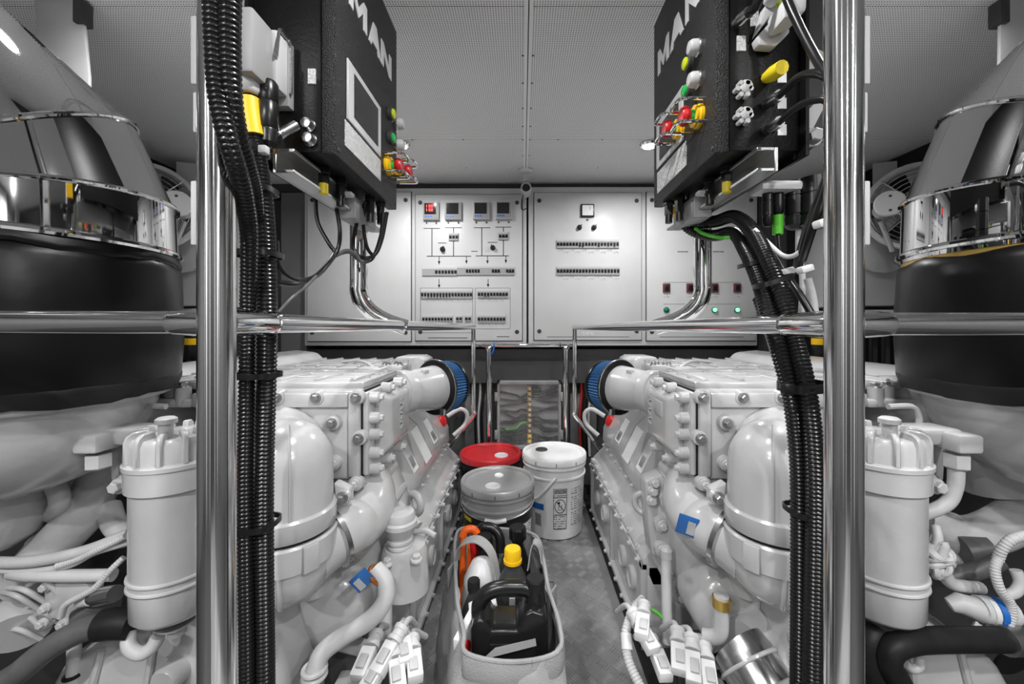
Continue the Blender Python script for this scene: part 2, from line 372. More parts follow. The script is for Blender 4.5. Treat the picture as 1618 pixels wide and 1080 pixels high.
def breakers(dr, x0, x1, y0, y1, n, ytop=.5, off=(), strip=True, gap=()):
    b = ob('breaker_row', cb(G(), x0, y0, x1, y1, .010, .019), 'grey_plastic', dr, bev=.001, seg=1)
    if strip: ob('marker_strip', cb(G(), x0, y0, x1, y0+(y1-y0)*.2, .018, .0195), 'light_grey', b, sm=0)
    g = G(); h = G(); w = (x1-x0)/n
    for i in range(n):
        if i in gap: continue
        a = x0+w*i
        cb(g, a+w*.12, y0+(y1-y0)*.36, a+w*.88, y0+(y1-y0)*.72, .018, .0198)
        lo = .60 if i in off else .42
        cb(h, a+w*.28, y0+(y1-y0)*lo, a+w*.72, y0+(y1-y0)*(lo+.2), .019, .027)
    ob('switch_slots', g, 'black', b, sm=0, kind='stuff'); ob('levers', h, 'black_plastic', b, sm=0, kind='stuff')
    return b
def meter(dr, a, b, c, d, led=False):
    m = ob('meter', cb(G(), a, b, c, d, .010, .034), 'light_grey', dr, bev=.003)
    ob('rim', cb(G(), a+1, b+1.5, c-1, d-1, .032, .0355), 'grey_plastic', m, bev=.0015)
    ob('display', cb(G(), a+3, b+3, c-4, d-8, .034, .0365), 'screen', m, sm=0)
    g = G()
    for k in range(3): cb(g, a+3.5+k*4, d-6, a+6.7+k*4, d-3.5, .034, .0368)
    ob('keys', g, 'blue_glow', m, sm=0)
    if led:
        g = G()
        for yy in (0, 6):
            cb(g, a+6, b+5+yy, a+7, b+9.4+yy, .036, .0370)
            for dx in (9.5, 13.3):
                x, y = a+dx, b+5+yy
                cb(g, x, y, x+2.8, y+.9, .036, .0370); cb(g, x, y+3.6, x+2.8, y+4.5, .036, .0370); cb(g, x, y+1.8, x+2.8, y+2.6, .036, .0370)
                cb(g, x, y, x+.8, y+4.5, .036, .0370); cb(g, x+2, y, x+2.8, y+4.5, .036, .0370)
        ob('digits', g, 'led_red', m, sm=0)
    g = G()
    for x in (a+5, c-5): cb(g, x-1, d+3, x+1, d+5, .011, .017)
    ob('terminals', g, 'black_plastic', m, sm=0)
for (a, c, led) in ((670, 695, True), (704, 730, False), (748, 774, False), (783, 809, False)): meter(d2, a, 321-(a-670)*.01, c, 349-(a-670)*.01, led)
def knob(dr, px, py, r=.012, ang=.6):
    k = ob('rotary_switch', G().lathe([(r*1.25, 0), (r*1.25, .004), (r, .006), (r*.9, .02), (0, .021)], (cx(px), CY-.012, cz(py)), (0,-1,0), 16), 'black_plastic', dr)
    d = V((math.sin(ang), 0, math.cos(ang)))
    ob('pointer', G().obox(V((cx(px), CY-.030, cz(py)))+d*.004, (.026, .007, .010), d, (0,-1,0)), 'black_plastic', k, bev=.001)
knob(d2, 700, 394); knob(d2, 779, 392, ang=-.5); knob(d3, 915, 360, ang=.8); knob(d3, 938, 360, ang=.8)
g = G()                                                 # mimic diagram
for a, b, c, d in ((670,361,696,362),(704,360,730,361),(749,360,775,361),(783,359,808,360),(682.6,361,683.8,405),(716.6,360,717.8,405),(761,360,762.2,404),(795,359,796.2,404),
                   (675,404.6,745,405.8),(752,404,804,405.2),(694,405,695,418),(737,405,738,417),(770,404,771,417),(799,404,800,416),(694,441,695,454),(771,441,772,453),
                   (693,384,706,385),(771,383,786,384),(745,397,755,398),(677,533,739,534),(785,531,805,532)): cb(g, a, b, c, d, .011, .0125)
for x, y in ((694.5,418),(737.5,417),(770.5,417),(799.5,416),(694.5,455),(771.5,454)):
    g.prism([(cx(x-2.2), CY-.0125, cz(y-5)), (cx(x+2.2), CY-.0125, cz(y-5)), (cx(x), CY-.0125, cz(y))], (0, .002, 0))
for a, b, c, d in ((665,455,747,525),(751,455,806,519)):
    for q in ((a,b,c,b+.5),(a,d,c,d+.5),(a,b,a+.5,d),(c,b,c+.5,d)): cb(g, *q, .011, .0124)
ob('mimic_lines', g, 'black', d2, sm=0)
breakers(d2, 710, 725, 369, 381, 3); breakers(d2, 788, 803, 367, 380, 3)
breakers(d2, 668, 723, 423, 436, 11, gap=(0,1,2,3)); breakers(d2, 723, 813, 421, 435, 20, gap=(0,1,2,8,9,15,16,10,11))
breakers(d2, 666, 747, 458, 472, 17, off=(2,3,4,5,6,7,8,9)); breakers(d2, 755, 803, 458, 471, 10, off=(2,3))
breakers(d2, 668, 716, 498, 509, 10); breakers(d2, 721, 731, 498, 508, 2); breakers(d2, 735, 745, 498, 508, 2); breakers(d2, 755, 799, 497, 510, 9)
breakers(d3, 879, 977, 379, 393, 20, off=(7,8,13,16,18)); breakers(d3, 879, 978, 421, 435, 20)
for y0 in (395, 437):
    for k, x in enumerate((881, 889, 898, 908, 918, 929, 938, 948, 958, 968)):
        ob('circuit_tag', cb(G(), x, y0+(k % 2)*3, x+8.5, y0+2.6+(k % 2)*3, .011, .0125), 'print_small', d3, sm=0)
for y0, x0, n in ((474, 668, 8), (474, 757, 4), (512, 757, 4)):
    for k in range(n): ob('circuit_tag', cb(G(), x0+k*10, y0, x0+k*10+9, y0+2.6, .011, .0125), 'print_small', d2, sm=0)
m = ob('gauge', cb(G(), 917, 324, 938, 344, .010, .026), 'black_plastic', d3, bev=.002)
ob('gauge_face', cb(G(), 919, 326, 936, 342, .024, .0268), 'label_white', m, sm=0)
ob('needle', G().obox((cx(931), CY-.0275, cz(331)), (.022, .001, .002), (.1, 0, 1)), 'black', m)
ob('terminals', cb(G(), 926, 347, 929, 349, .011, .016), 'black_plastic', m)
ob('print_line', cb(G(), 864, 531.5, 993, 532.3, .011, .0125), 'black', d3, sm=0)
ob('warning_label', cb(G(), 920, 524, 937, 530, .011, .0125), 'print_small', d3, sm=0)
ob('print_line', cb(G(), 1041, 531.5, 1173, 532.3, .011, .0125), 'black', d4, sm=0)
for y in (446, 480): ob('print_line', cb(G(), 1047, y, 1168, y+.5, .011, .0125), 'dark_grey', d4, sm=0)
for x in (1069, 1125): ob('print_line', cb(G(), x, 397, x+17, 399, .011, .0125), 'print_dark', d4, sm=0)
for k, x in enumerate((1051.5, 1088.5, 1127, 1162.5)):
    s_ = ob('rocker_switch', cb(G(), x-5.5, 448, x+5.5, 462, .010, .022), 'maroon', d4, bev=.0015)
    ob('rocker', cb(G(), x-3, 451, x+3, 459, .020, .027), 'black_plastic', s_, bev=.001)
    ob('switch_tag', cb(G(), x-5, 467, x+5, 470, .011, .0125), 'print_small', d4, sm=0)
    i_ = ob('indicator_light', G().lathe([(.017, 0), (.017, .006), (.014, .009)], (cx(x), CY-.012, cz(489.5)), (0,-1,0), 18), 'teal', d4)
    ob('lens', G().lathe([(.013, 0), (.012, .006), (.008, .009), (0, .010)], (cx(x), CY-.019, cz(489.5)), (0,-1,0), 16), 'led_green' if k > 1 else 'teal', i_)
# dark structure below and beside the cabinets
bm_ = struct('trim_4', G().box(-1.4, 1.42, 2.36, 2.52, .62, .82), 'dark_grey')
struct('trim_5', G().box(-1.42, -1.27, 2.34, 2.52, 0, CEIL-.06), 'mid_grey'); struct('trim_6', G().box(1.385, 1.55, 2.34, 2.52, 0, CEIL-.06), 'dark_grey')
# lower panels
for k, (a, c, lab) in enumerate(((735, 771, 'left of the junction box'), (900, 942, 'right of the junction box'))):
    g = G().box((a-VX)/F*2.42, (c-VX)/F*2.42, 2.40, 2.45, 0, .55)
    t = ob('access_panel', g, 'mid_grey', bev=.004, label='plain grey access panel on the bulkhead, '+lab, cat='panel')
# ------------------------------------------------------------------ junction box with a clear lid
t = thing('junction_box', (.02, 2.36, .20), 'clear-lidded junction box with cables and a brass terminal strip behind the buckets', 'junction box')
x0, x1, z0, z1, yj = -.148, .222, .245, .635, 2.30
ob('housing', G().box(x0, x1, yj+.07, yj+.10, z0, z1).box(x0, x0+.014, yj, yj+.08, z0, z1).box(x1-.014, x1, yj, yj+.08, z0, z1).box(x0, x1, yj, yj+.08, z1-.014, z1).box(x0, x1, yj, yj+.08, z0, z0+.014), 'grey_plastic', t)
ob('backplate', G().box(x0+.012, x1-.012, yj+.062, yj+.072, z0+.012, z1-.012), 'light_grey', t)
ob('clear_lid', G().box(x0+.004, x1-.004, yj-.006, yj-.002, z0, z1), 'clear', t)
for k in range(11):
    z = .27+k*.031
    ob('terminal', G().box(.028, .052, yj+.02, yj+.05, z, z+.024), 'brass' if k > 1 else 'yellow', t, bev=.002)
    ob('terminal_screw', G().lathe([(.006, 0), (.006, .004), (.002, .005)], (.040, yj+.02, z+.012), (0,-1,0), 8), 'label_white', t)
for k in range(36):
    z = random.uniform(.27, .60); s = -1 if k % 2 else 1
    xe = x0+.016 if s < 0 else x1-.016; ze = z+random.uniform(-.05, .05); ze = min(max(ze, z0+.02), z1-.03)
    pts = path([(.040+s*.010, yj+.045, z), (.04+s*.05, yj+.035, z+random.uniform(-.02, .01)), ((xe+.04)/2, yj+random.uniform(.025, .05), (z+ze)/2-random.uniform(0, .03)), (xe, yj+.045, ze)], 6)
    ob('wire', G().tube(pts, .0068, 8), 'green_wire' if k == 1 else 'black_plastic', t)
for x in (x0-.004, x1+.004):
    for z in (.33, .55): ob('latch', G().box(x-.010, x+.010, yj-.012, yj+.01, z-.025, z+.025), 'grey_plastic', t, bev=.002)
# loose cable runs on the bulkhead either side of it
for k, (px, Y, m_) in enumerate(((752, 2.38, 'black_plastic'), (757, 2.39, 'white_hose'), (762, 2.38, 'black_plastic'), (917, 2.39, 'red_wire'), (921, 2.38, 'black_plastic'), (926, 2.39, 'black_plastic'), (931, 2.37, 'white_hose'))):
    a = P(px, 585, Y); col = {'black_plastic': 'black', 'white_hose': 'white', 'red_wire': 'red'}[m_]
    pts = path([a, P(px+2, 620, Y), P(px-1, 660, Y), P(px+1, 720, Y)], 6)
    lab = ['thin black cable, leftmost on the bulkhead between the blue filter and the chrome hoop', 'thin white cable hanging on the bulkhead left of the chrome hoop', 'thin black cable on the bulkhead close against the left leg of the chrome hoop',
           'thin red cable hanging right of the chrome hoop', 'thin black cable hanging just right of the red cable', 'thin black cable hanging beside the white one right of the chrome hoop', 'thin white cable, rightmost of those hanging right of the chrome hoop'][k]
    ob('bulkhead_cable', G().tube(pts, .0075, 8), m_, label=lab, cat='cable', group='bulkhead cables')
# ------------------------------------------------------------------ ceiling camera
t = thing('security_camera', (XC, 2.12, 1.60), 'small white bullet camera hanging from the ceiling between the cabinets', 'camera')
yk = 2.15
ob('base', G().lathe([(.040, .012), (.042, .006), (.034, 0), (.012, -.002)], (XC, yk, CEIL-.012), n=24), 'wall_white', t)
ob('stem', G().tube([(XC, yk, CEIL-.012), (XC, yk, CEIL-.06)], .008, 10), 'wall_white', t)
ob('housing', G().lathe([(.020, .09), (.028, .07), (.029, -.02), (.026, -.022), (.022, -.010), (0, -.010)], (XC+.002, yk, 1.70), (0,-1,0) if False else (0,1,0), 24), 'light_grey', t)
ob('lens', G().lathe([(.020, .004), (.014, 0), (0, -.002)], (XC+.002, yk-.016, 1.70), (0,1,0), 20), 'screen', t)
ob('lead', G().tube(path([(XC-.01, yk+.05, 1.69), (XC-.022, yk, 1.63), (XC-.020, yk, 1.585), (XC+.004, yk+.03, 1.60)], 6), .003, 6), 'black_plastic', t)
# ================================================================== chrome handrails
PY_ = .50
def handrail(s, xp, zr, xend, label, xo):
    t = thing('handrail', (xp, PY_, 0), label, 'handrail')
    ob('post', G().tube([(xp, PY_, 0), (xp, PY_, CEIL)], .0205, 28), 'chrome_z', t)
    ob('base_flange', G().lathe([(.045, 0), (.045, .006), (.024, .012)], (xp, PY_, 0), n=24), 'chrome', t)
    r = .0145
    ob('front_rail', G().tube([(xp, PY_, zr), (xo, PY_, zr)], r, 24), 'chrome_x', t)
    ob('front_sleeve', G().tube([(xp+s*.012, PY_, zr), (xp+s*.05, PY_, zr), (xp+s*.056, PY_, zr)], [.0185, .0163, .0145], 24), 'chrome', t)
    e = V((xend, 2.05, .953)); a = V((xp, PY_, zr)); d = (e-a).normalized()
    ob('side_rail', G().tube([a, e], r, 24), 'chrome_y', t)
    ob('side_sleeve', G().tube([a+d*.012, a+d*.09, a+d*.096], [.0185, .0163, .0146], 24), 'chrome', t)
    ob('weld_ring', G().torus(a+d*.098, d, .0147, .0016, 24, 6), 'chrome', t)
    pts = [e+V((0,0,.012))]+path([(xend, 2.05, .90), (xend, 2.05, .55), (xend, 2.06, .50), (xend+s*.06, 2.08, .42), (xend+s*.17, 2.12, .27), (xend+s*.22, 2.14, .20)], 6)
    ob('end_leg', G().tube(pts, .0122, 16), 'chrome', t)
    # pads on the outer side of the post
    for z0, z1, w in ((1.26, 1.345, .011), (1.20, 1.25, .008), (1.06, 1.14, .011), (1.38, 1.46, .008)):
        ob('mounting_pad', G().box(xp-s*.028-w, xp-s*.028+w, PY_+.002, PY_+.03, z0, z1) if False else G().box(min(xp+s*.016, xp+s*(.018+w)), max(xp+s*.016, xp+s*(.018+w)), PY_-.006, PY_+.02, z0, z1), 'light_grey', t, bev=.002)
    return t
hrL = handrail(-1, -.384, .964, -.254, 'polished chrome handrail and post in front of the left engine', -1.9)
hrR = handrail(1, .403, .962, .267, 'polished chrome handrail and post in front of the right engine', 1.92)
t = thing('grab_hoop', (.02, 2.2, 0), 'small chrome hoop rail standing behind the buckets under the cabinets', 'handrail')
for px in (772.5, 894):
    a = P(px, 548, 2.2); ob('upright', G().tube([(a.x, 2.2, .845), (a.x, 2.2, .0)], .0165, 18), 'chrome', t)
    ob('ferrule', G().lathe([(.021, -.006), (.021, .006), (.017, .012)], (a.x, 2.2, .835), n=18), 'chrome', t)
ob('crossbar', G().tube([(P(752, 0, 2.2).x, 2.2, .852), (P(905, 0, 2.2).x, 2.2, .852)], .0125, 16), 'chrome', t)
ob('blue_tie', G().torus((P(781,0,2.2).x, 2.2, .850), (1,0,0), .0145, .004, 16, 6).tube(path([(P(781,0,2.2).x, 2.185, .84), (P(779,0,2.2).x, 2.18, .815), (P(776,0,2.2).x, 2.185, .80)], 4), .004, 6), 'blue', t)
for px in (885,): ob('black_tie', G().torus((P(px,0,2.2).x, 2.2, .850), (1,0,0), .0145, .003, 16, 6), 'black_plastic', t)
# ================================================================== control boxes
LET = {'M': [(0,0),(0,1),(.2,1),(.5,.45),(.8,1),(1,1),(1,0),(.8,0),(.8,.62),(.5,.1),(.2,.62),(.2,0)],
       'A1': [(0,0),(.36,1),(.64,1),(1,0),(.79,0),(.72,.2),(.28,.2),(.21,0)], 'N': [(0,0),(0,1),(.22,1),(.78,.36),(.78,1),(1,1),(1,0),(.78,0),(.22,.64),(.22,0)]}
def control_box(s, xi, y0, y1, z0, z1, dx, label):
    xo = xi+s*dx
    t = thing('control_box', (xi+s*dx/2, (y0+y1)/2, z0), label, 'control box')
    lo, hi = lambda a, b: min(a, b), lambda a, b: max(a, b)
    def bx(a, b, c, d, e, f): return G().box(min(a, b), max(a, b), c, d, e, f)
    ob('housing', bx(xi+s*.026, xo, y0+.004, y1-.004, z0+.004, z1), 'box_side', t, bev=.003)
    lid = ob('lid', bx(xi, xi+s*.0245, y0, y1, z0, z1+.002), 'box_black', t, bev=.003)
    ob('back_flange', bx(xo, xo+s*.006, y0-.012, y1+.012, z0-.01, z1), 'box_side', t)
    def face(px, py): return PXP(px, py, xi)
    def plate(name, pix, th, m, par, off=0, bev=.001):
        q = [face(*p) for p in pix]; ya = sum(p.y for p in (q[0], q[3]))/2; yb = sum(p.y for p in (q[1], q[2]))/2
        za = (q[0].z+q[1].z)/2; zb = (q[2].z+q[3].z)/2
        return ob(name, bx(xi-s*off, xi-s*(off+th), min(ya, yb), max(ya, yb), min(za, zb), max(za, zb)), m, par, bev=bev, seg=1)
    if s < 0:
        fr = plate('display_bezel', [(547.5,94.7),(599.4,168),(599.4,244),(546,192.5)], .004, 'light_grey', lid)
        plate('display', [(556.6,117.6),(594.8,172.6),(593.5,232),(556,183)], .0015, 'screen', fr, .0035, 0)
        plate('instruction_plate', [(544.5,195.5),(601,247.5),(601,285.6),(544.5,230.7)], .0012, 'print_small', lid, 0, 0)
        btn = [(614.7,180,'lime'),(614.6,218,'green')]; lamp = [(624.5,196),(624.5,229)]
        stops = [(611, 262), (627, 271)]
        ly = [(.755,.845),(.850,.925),(.925,1.0)]
    else:
        fr = plate('display_bezel', [(1081,136),(1039,196),(1040,266),(1081,223)], .004, 'light_grey', lid)
        plate('display', [(1075,157),(1045,200),(1045,257),(1075,215)], .0015, 'screen', fr, .0035, 0)
        plate('instruction_plate', [(1085,226),(1039,270),(1039,305),(1085,262)], .0012, 'print_small', lid, 0, 0)
        btn = [(1091,101,'lime'),(1090,144,'green')]; lamp = [(1107,75),(1107,126)]
        stops = [(1106, 184), (1076, 204)]
        ly = [(.997,.920),(.916,.834),(.829,.762)]
    for (a, b), ch in zip(ly, ('M', 'A1', 'N')):            # raised maker's letters along the top
        zb, zt = (1.570, 1.627) if s < 0 else (1.583, 1.642)
        pol = [(xi, a+(b-a)*u*.94, zb+(zt-zb)*v) for u, v in LET[ch]]
        ob('letter', G().prism(pol, (-s*.002, 0, 0)), 'label_white', lid, sm=0)
    ax = (-s, 0, 0)
    for px, py, c in btn:
        p = face(px, py); b_ = ob('push_button', G().lathe([(.0155, 0), (.0155, .008), (.0135, .010)], p, ax, 20), 'dark_grey', lid)
        ob('cap', G().lathe([(.0118, .009), (.0115, .013), (.009, .015), (0, .0155)], p, ax, 18), c, b_)
    for px, py in lamp:
        p = face(px, py); b_ = ob('signal_lamp', G().lathe([(.0165, 0), (.0165, .006), (.0145, .008)], p, ax, 20), 'steel', lid)
        ob('lens', G().lathe([(.0145, .007), (.014, .018), (.011, .023), (0, .025)], p, ax, 18), 'light_grey', b_)
    for px, py in stops:
        p = face(px, py)
        e_ = ob('emergency_stop', G().lathe([(.022, 0), (.022, .006), (.020, .008), (.020, .013), (.016, .014)], p, ax, 24), 'yellow', lid)
        ob('collar', G().lathe([(.0125, .012), (.0125, .022)], p, ax, 18), 'green', e_)
        ob('mushroom', G().lathe([(.010, .018), (.0175, .026), (.0185, .032), (.015, .038), (0, .040)], p, ax, 20), 'red', e_)
        X = V(ax)
        for dz in (-.021, .021):
            g = G().tube(path([p+V((0,-.024,dz)), p+V((0,-.024,dz))+X*.040, p+V((0,-.016,dz))+X*.049, p+V((0,.016,dz))+X*.049, p+V((0,.024,dz))+X*.040, p+V((0,.024,dz))], 5), .0032, 8); ob('guard', g, 'chrome', e_)
    for yy in (y0+.012, y1-.012): inst('screw', SCREW, lid, (xi, yy, z0+.012), ax, .7)
    # underside: channel, terminal box, glands, stickers
    xm = xi+s*.085
    g = G().box(min(xm, xm+s*.006), max(xm, xm+s*.006), y0-.03, y1+.06, z0-.045, z0-.004); g.box(min(xm-s*.03, xm), max(xm-s*.03, xm), y0-.03, y1+.06, z0-.010, z0-.004)
    g.box(min(xm-s*.03, xm), max(xm-s*.03, xm), y0-.03, y1+.06, z0-.045, z0-.039)
    ob('support_channel', g, 'alu', t, bev=.001, seg=1)
    tb = ob('terminal_box', bx(xi+s*.045, xi+s*.085, y0+.20, y0+.32, z0-.062, z0-.012), 'grey_plastic', t, bev=.004)
    ob('terminal_box_lid', bx(xi+s*.046, xi+s*.084, y0+.193, y0+.20, z0-.060, z0-.014), 'light_grey', tb, bev=.001)
    ob('mounting_ear', bx(xi+s*.028, xi+s*.052, y0+.13, y0+.15, z0-.030, z0-.022), 'light_grey', t, bev=.002)
    ob('sticker', bx(xi+s*.03, xi+s*.045, y0+.24, y0+.27, z0-.0005, z0+.003), 'label_white', t, sm=0)
    for k, (dy, ddx, m_, ln) in enumerate(((.07, .055, 'yellow2', .030), (.13, .05, 'black_plastic', .035), (.24, .03, 'black_plastic', .04), (.28, .02, 'black_plastic', .035))):
        gl = ob('cable_gland', G().lathe([(.013, 0), (.013, -.010), (.010, -.012), (.010, -ln)], (xi+s*ddx, y0+dy, z0+.002), n=6), 'black_plastic', t)
        ob('gland_sleeve', G().lathe([(.0085, -ln), (.0085, -ln-.02)], (xi+s*ddx, y0+dy, z0+.002), n=12), m_, gl)
    return t, lid
bxL, lidL = control_box(-1, -.33, .70, 1.043, 1.262, 1.726, .145, 'black MAN control box on the chrome stand left of the aisle')
bxR, lidR = control_box(1, .34, .701, 1.033, 1.265, 1.735, .150, 'black MAN control box with cable sockets, right of the aisle')
# fittings on the near side of the left box
def small_plate(par, px0, py0, px1, py1, y, m='label_white'):
    a, b = P(px0, py0, y), P(px1, py1, y); return ob('name_tag', G().box(a.x, b.x, y-.0015, y+.002, b.z, a.z), m, par, sm=0)
small_plate(bxL, 487, 109, 499, 133, .703, 'print_fine')
small_plate(bxL, 481, 207, 492, 213, .703) if False else None
a, b = P(376, 12, .665), P(432, 128, .665)
hd = ob('plug_hood', G().prism([(-.438,.60,1.425),(-.430,.60,1.442),(-.408,.60,1.442),(-.408,.60,1.343),(-.432,.60,1.343),(-.438,.60,1.355)], (0, .051, 0)), 'grey_plastic', bxL, bev=.004)
ob('plug_base', G().box(-.446, -.404, .653, .685, 1.352, 1.446), 'light_grey', bxL, bev=.003); ob('plug_frame', G().box(-.450, -.404, .686, .704, 1.338, 1.452), 'grey_plastic', bxL, bev=.002)
ob('locking_lever', G().tube(path([(-.404,.652,1.40),(-.404,.660,1.448),(-.404,.675,1.452),(-.402,.69,1.44),(-.402,.69,1.36)], 5), .0032, 8), 'steel', hd)
c = P(388, 132, .63)
ob('gland_nut', G().lathe([(.016, .020), (.022, .016), (.0225, .002), (.020, -.014), (.0155, -.018)], c, (-.12, 0, 1), 10), 'white_plastic', hd)
c = P(424, 182, .645)
cp = ob('cylindrical_plug', G().lathe([(.011, .055), (.0145, .050), (.0145, .022), (.0135, .020), (.0150, .018), (.0150, -.022), (.0135, -.024), (.0140, -.026), (.0130, -.045), (.006, -.052)], c, (.0, 0, 1), 20), 'black_plastic', bxL)
g = G().tube([P(440,214,.66), P(468,198,.68)], .0085, 14); ob('angled_plug', g, 'steel', bxL)
ob('angled_plug_tail', G().tube(path([P(428,228,.655), P(442,213,.66), P(452,207,.668)], 4), .0068, 12), 'black_plastic', bxL)
for px, py in ((488, 198), (490, 221)):
    ob('round_socket', G().lathe([(.0115, .012), (.0115, 0), (.0095, -.002), (.0085, -.012), (.004, -.013)], P(px, py, .70), (0,1,0), 18), 'steel', bxL)
# fittings on the near side of the right box
for px, py in ((1192, 68),): pass
for x0, y0, x1, y1 in ((1164,57,1178,81), (1186,18,1198,42)): small_plate(bxR, x0, y0, x1, y1, .7045, 'print_fine')
for x0, y0, x1, y1 in ((1229,115,1242,131), (1229,155,1242,172), (1229,197,1242,214)): small_plate(bxR, x0, y0, x1, y1, .7045)
for px, py in ((1175, 141), (1175, 183)):
    g = G().lathe([(0, -.012), (.009, -.012), (.0115, -.010), (.0115, .004)], P(px, py, .702), (0,1,0), 12)
    for k in range(6):
        a_ = 2*PI*k/6; c = P(px, py, .694)+V((math.cos(a_)*.0115, 0, math.sin(a_)*.0115)); g.lathe([(.0042, -.004), (.0042, .008)], c, (0,1,0), 8)
    ob('blank_cap', g, 'light_grey', bxR)
hd = ob('plug_base', G().prism([P(1186,66,.70), P(1204,42,.70), P(1225,52,.70), P(1240,40,.70), P(1246,20,.70), P(1222,18,.70), P(1200,20,.70)], (0, -.02, 0)), 'light_grey', bxR, bev=.003)
hd = ob('plug_base', G().prism([P(1186,70,.701), P(1190,82,.701), P(1216,84,.701), P(1238,62,.701), P(1236,44,.701), P(1210,42,.701)], (0, -.018, 0)), 'light_grey', bxR, bev=.003)
ob('plug_hood', G().prism([P(1212,60,.68), P(1224,58,.68), P(1246,48,.68), P(1247,24,.68), P(1222,22,.68), P(1211,34,.68)], (0, -.045, 0)), 'white_plastic', bxR, bev=.005)
ob('plug_hood', G().prism([P(1203,8,.68), P(1216,16,.68), P(1234,6,.68), P(1240,-12,.68), P(1210,-12,.68)], (0, -.04, 0)), 'white_plastic', bxR, bev=.004)
ob('lime_tab', G().obox(P(1233, 8, .66), (.012, .006, .012), (1,0,.5)), 'lime', bxR, bev=.002)
yp = ob('yellow_plug', G().tube([P(1212,122,.70), P(1220,117,.68), P(1236,106,.655)], [.010, .0125, .0115], 10), 'yellow2', bxR)
def plug_cable(par, a, b): ob('cable_plug', G().tube([a, a.lerp(b, .35), a.lerp(b, .4), b], [.0085, .0085, .0105, .0095], 14), 'steel', par)
plug_cable(bxR, P(1210,165,.70), P(1232,150,.665)); plug_cable(bxR, P(1210,206,.70), P(1232,192,.665)); plug_cable(bxR, P(1162,38,.70), P(1183,20,.67))
# plugs hanging under the right box
for x, y0, y1, r, Y, m_, nm in ((1213,300,358,.010,.80,'black_plastic','slim_plug'), (1229,292,340,.011,.80,'black_plastic','slim_plug'), (1257,288,362,.021,.80,'black_plastic','heavy_plug'), (1285,282,362,.025,.78,'black_plastic','heavy_plug')):
    a, b = P(x, y0, Y), P(x, y1, Y)
    g = G().tube([a, a.lerp(b,.3), a.lerp(b,.31), a.lerp(b,.34), a.lerp(b,.35), a.lerp(b,.7), a.lerp(b,.71), a.lerp(b,.74), a.lerp(b,.75), a.lerp(b,.92), b], [r,r,r*.92,r*.92,r*1.03,r*1.03,r*.94,r*.94,r,r*.95,r*.55], 16)
    q = ob(nm, g, m_, bxR)
    if x == 1229: ob('green_band', G().tube([P(x,340,Y), P(x,370,Y)], .0095, 14), 'green2', q)
mpb = ob('mount_or_shade_plate', G().prism([P(1257,-10,.715),P(1300,-10,.715),P(1300,225,.715),P(1257,250,.715)], (0,.006,0)), 'dark_grey', bxR)
ob('plate_gusset', G().prism([P(1270,98,.712),P(1290,80,.712),P(1300,85,.712),P(1300,112,.712),P(1272,114,.712)], (0,-.004,0)), 'light_grey', mpb); ob('plate_gusset', G().prism([P(1270,180,.712),P(1300,150,.712),P(1300,170,.712),P(1282,205,.712),P(1270,212,.712)], (0,-.004,0)), 'light_grey', mpb)
inst('bolt', BOLT, mpb, P(1283,218,.705), (0,-1,0), 1.5)
ob('white_saddle', G().obox(P(1232, 298, .80), (.10, .05, .02), (1,0,0)), 'white_plastic', bxR, bev=.008)
# support posts of the boxes
for s, px, xe, lab in ((-1, 567, 612, 'bent chrome tube carrying the left control box'), (1, 1110, 1078, 'bent chrome tube carrying the right control box')):
    a = P(px, 330, 1.06); e = P(xe, 505, 1.10)
    pts = [V((a.x, 1.06, 1.262))]+path([(a.x, 1.06, 1.20), (a.x, 1.06, 1.08), (a.x, 1.06, 1.05), (a.x-s*.010, 1.063, 1.020), (a.x-s*.032, 1.075, .993), (a.x-s*.065, 1.09, .972), (a.x-s*.11, 1.11, .955)], 7)
    ob('stand_tube', G().tube(pts, .0225, 24), 'chrome', label=lab, cat='stand')
# ================================================================== black ribbed conduits
def conduit(label, pix, r, group, tail=None):
    o = ob('conduit', corrug(G(), path([P(*p) for p in pix], 8), r), 'conduit', label=label, cat='conduit', group=group); return o
LG, RG = 'ribbed conduits beside the left post', 'ribbed conduits beside the right post'
cA = conduit('black ribbed conduit running full height, nearest the left chrome post', [(338,-640,.455),(338,-300,.455),(338,-30,.455),(340,60,.457),(346,150,.462),(359,215,.468),(375,270,.49),(387,320,.53),(394,380,.57),(392,500,.61),(390,640,.61),(388,760,.61),(389,900,.61),(391,1100,.61),(391,1490,.61)], .0118, LG)
cB = conduit('black ribbed conduit with the yellow sleeve, hanging from the grey plug', [(391,140,.635),(396,170,.635),(402,215,.635),(410,265,.625),(418,330,.62),(423,430,.62),(424,520,.62),(421,640,.62),(418,760,.62),(418,900,.62),(420,1100,.62),(420,1470,.62)], .0135, LG)
cC = conduit('short upper black ribbed conduit tucked behind the full-height one at the left post', [(364,-638,.457),(364,-300,.457),(364,-30,.457),(363,60,.46),(366,150,.468),(376,215,.49),(391,265,.53),(403,320,.59),(408,420,.655),(408,600,.655),(404,800,.655),(404,1100,.655),(404,1420,.655)], .0118, LG)
ob('yellow_sleeve', G().tube(path([P(393.5,158,.634), P(397,185,.634), P(402,216,.634)], 5), .0165, 16), 'yellow', cB)
cD = conduit('upper black ribbed conduit arching from the right control box to the floor', [(1080,318,.98),(1094,348,.97),(1128,350,.93),(1160,342,.86),(1188,364,.78),(1212,410,.72),(1238,475,.68),(1254,530,.66),(1274,610,.63),(1285,700,.62),(1288,800,.615),(1286,950,.615),(1284,1100,.615),(1284,1480,.615)], .0142, RG)
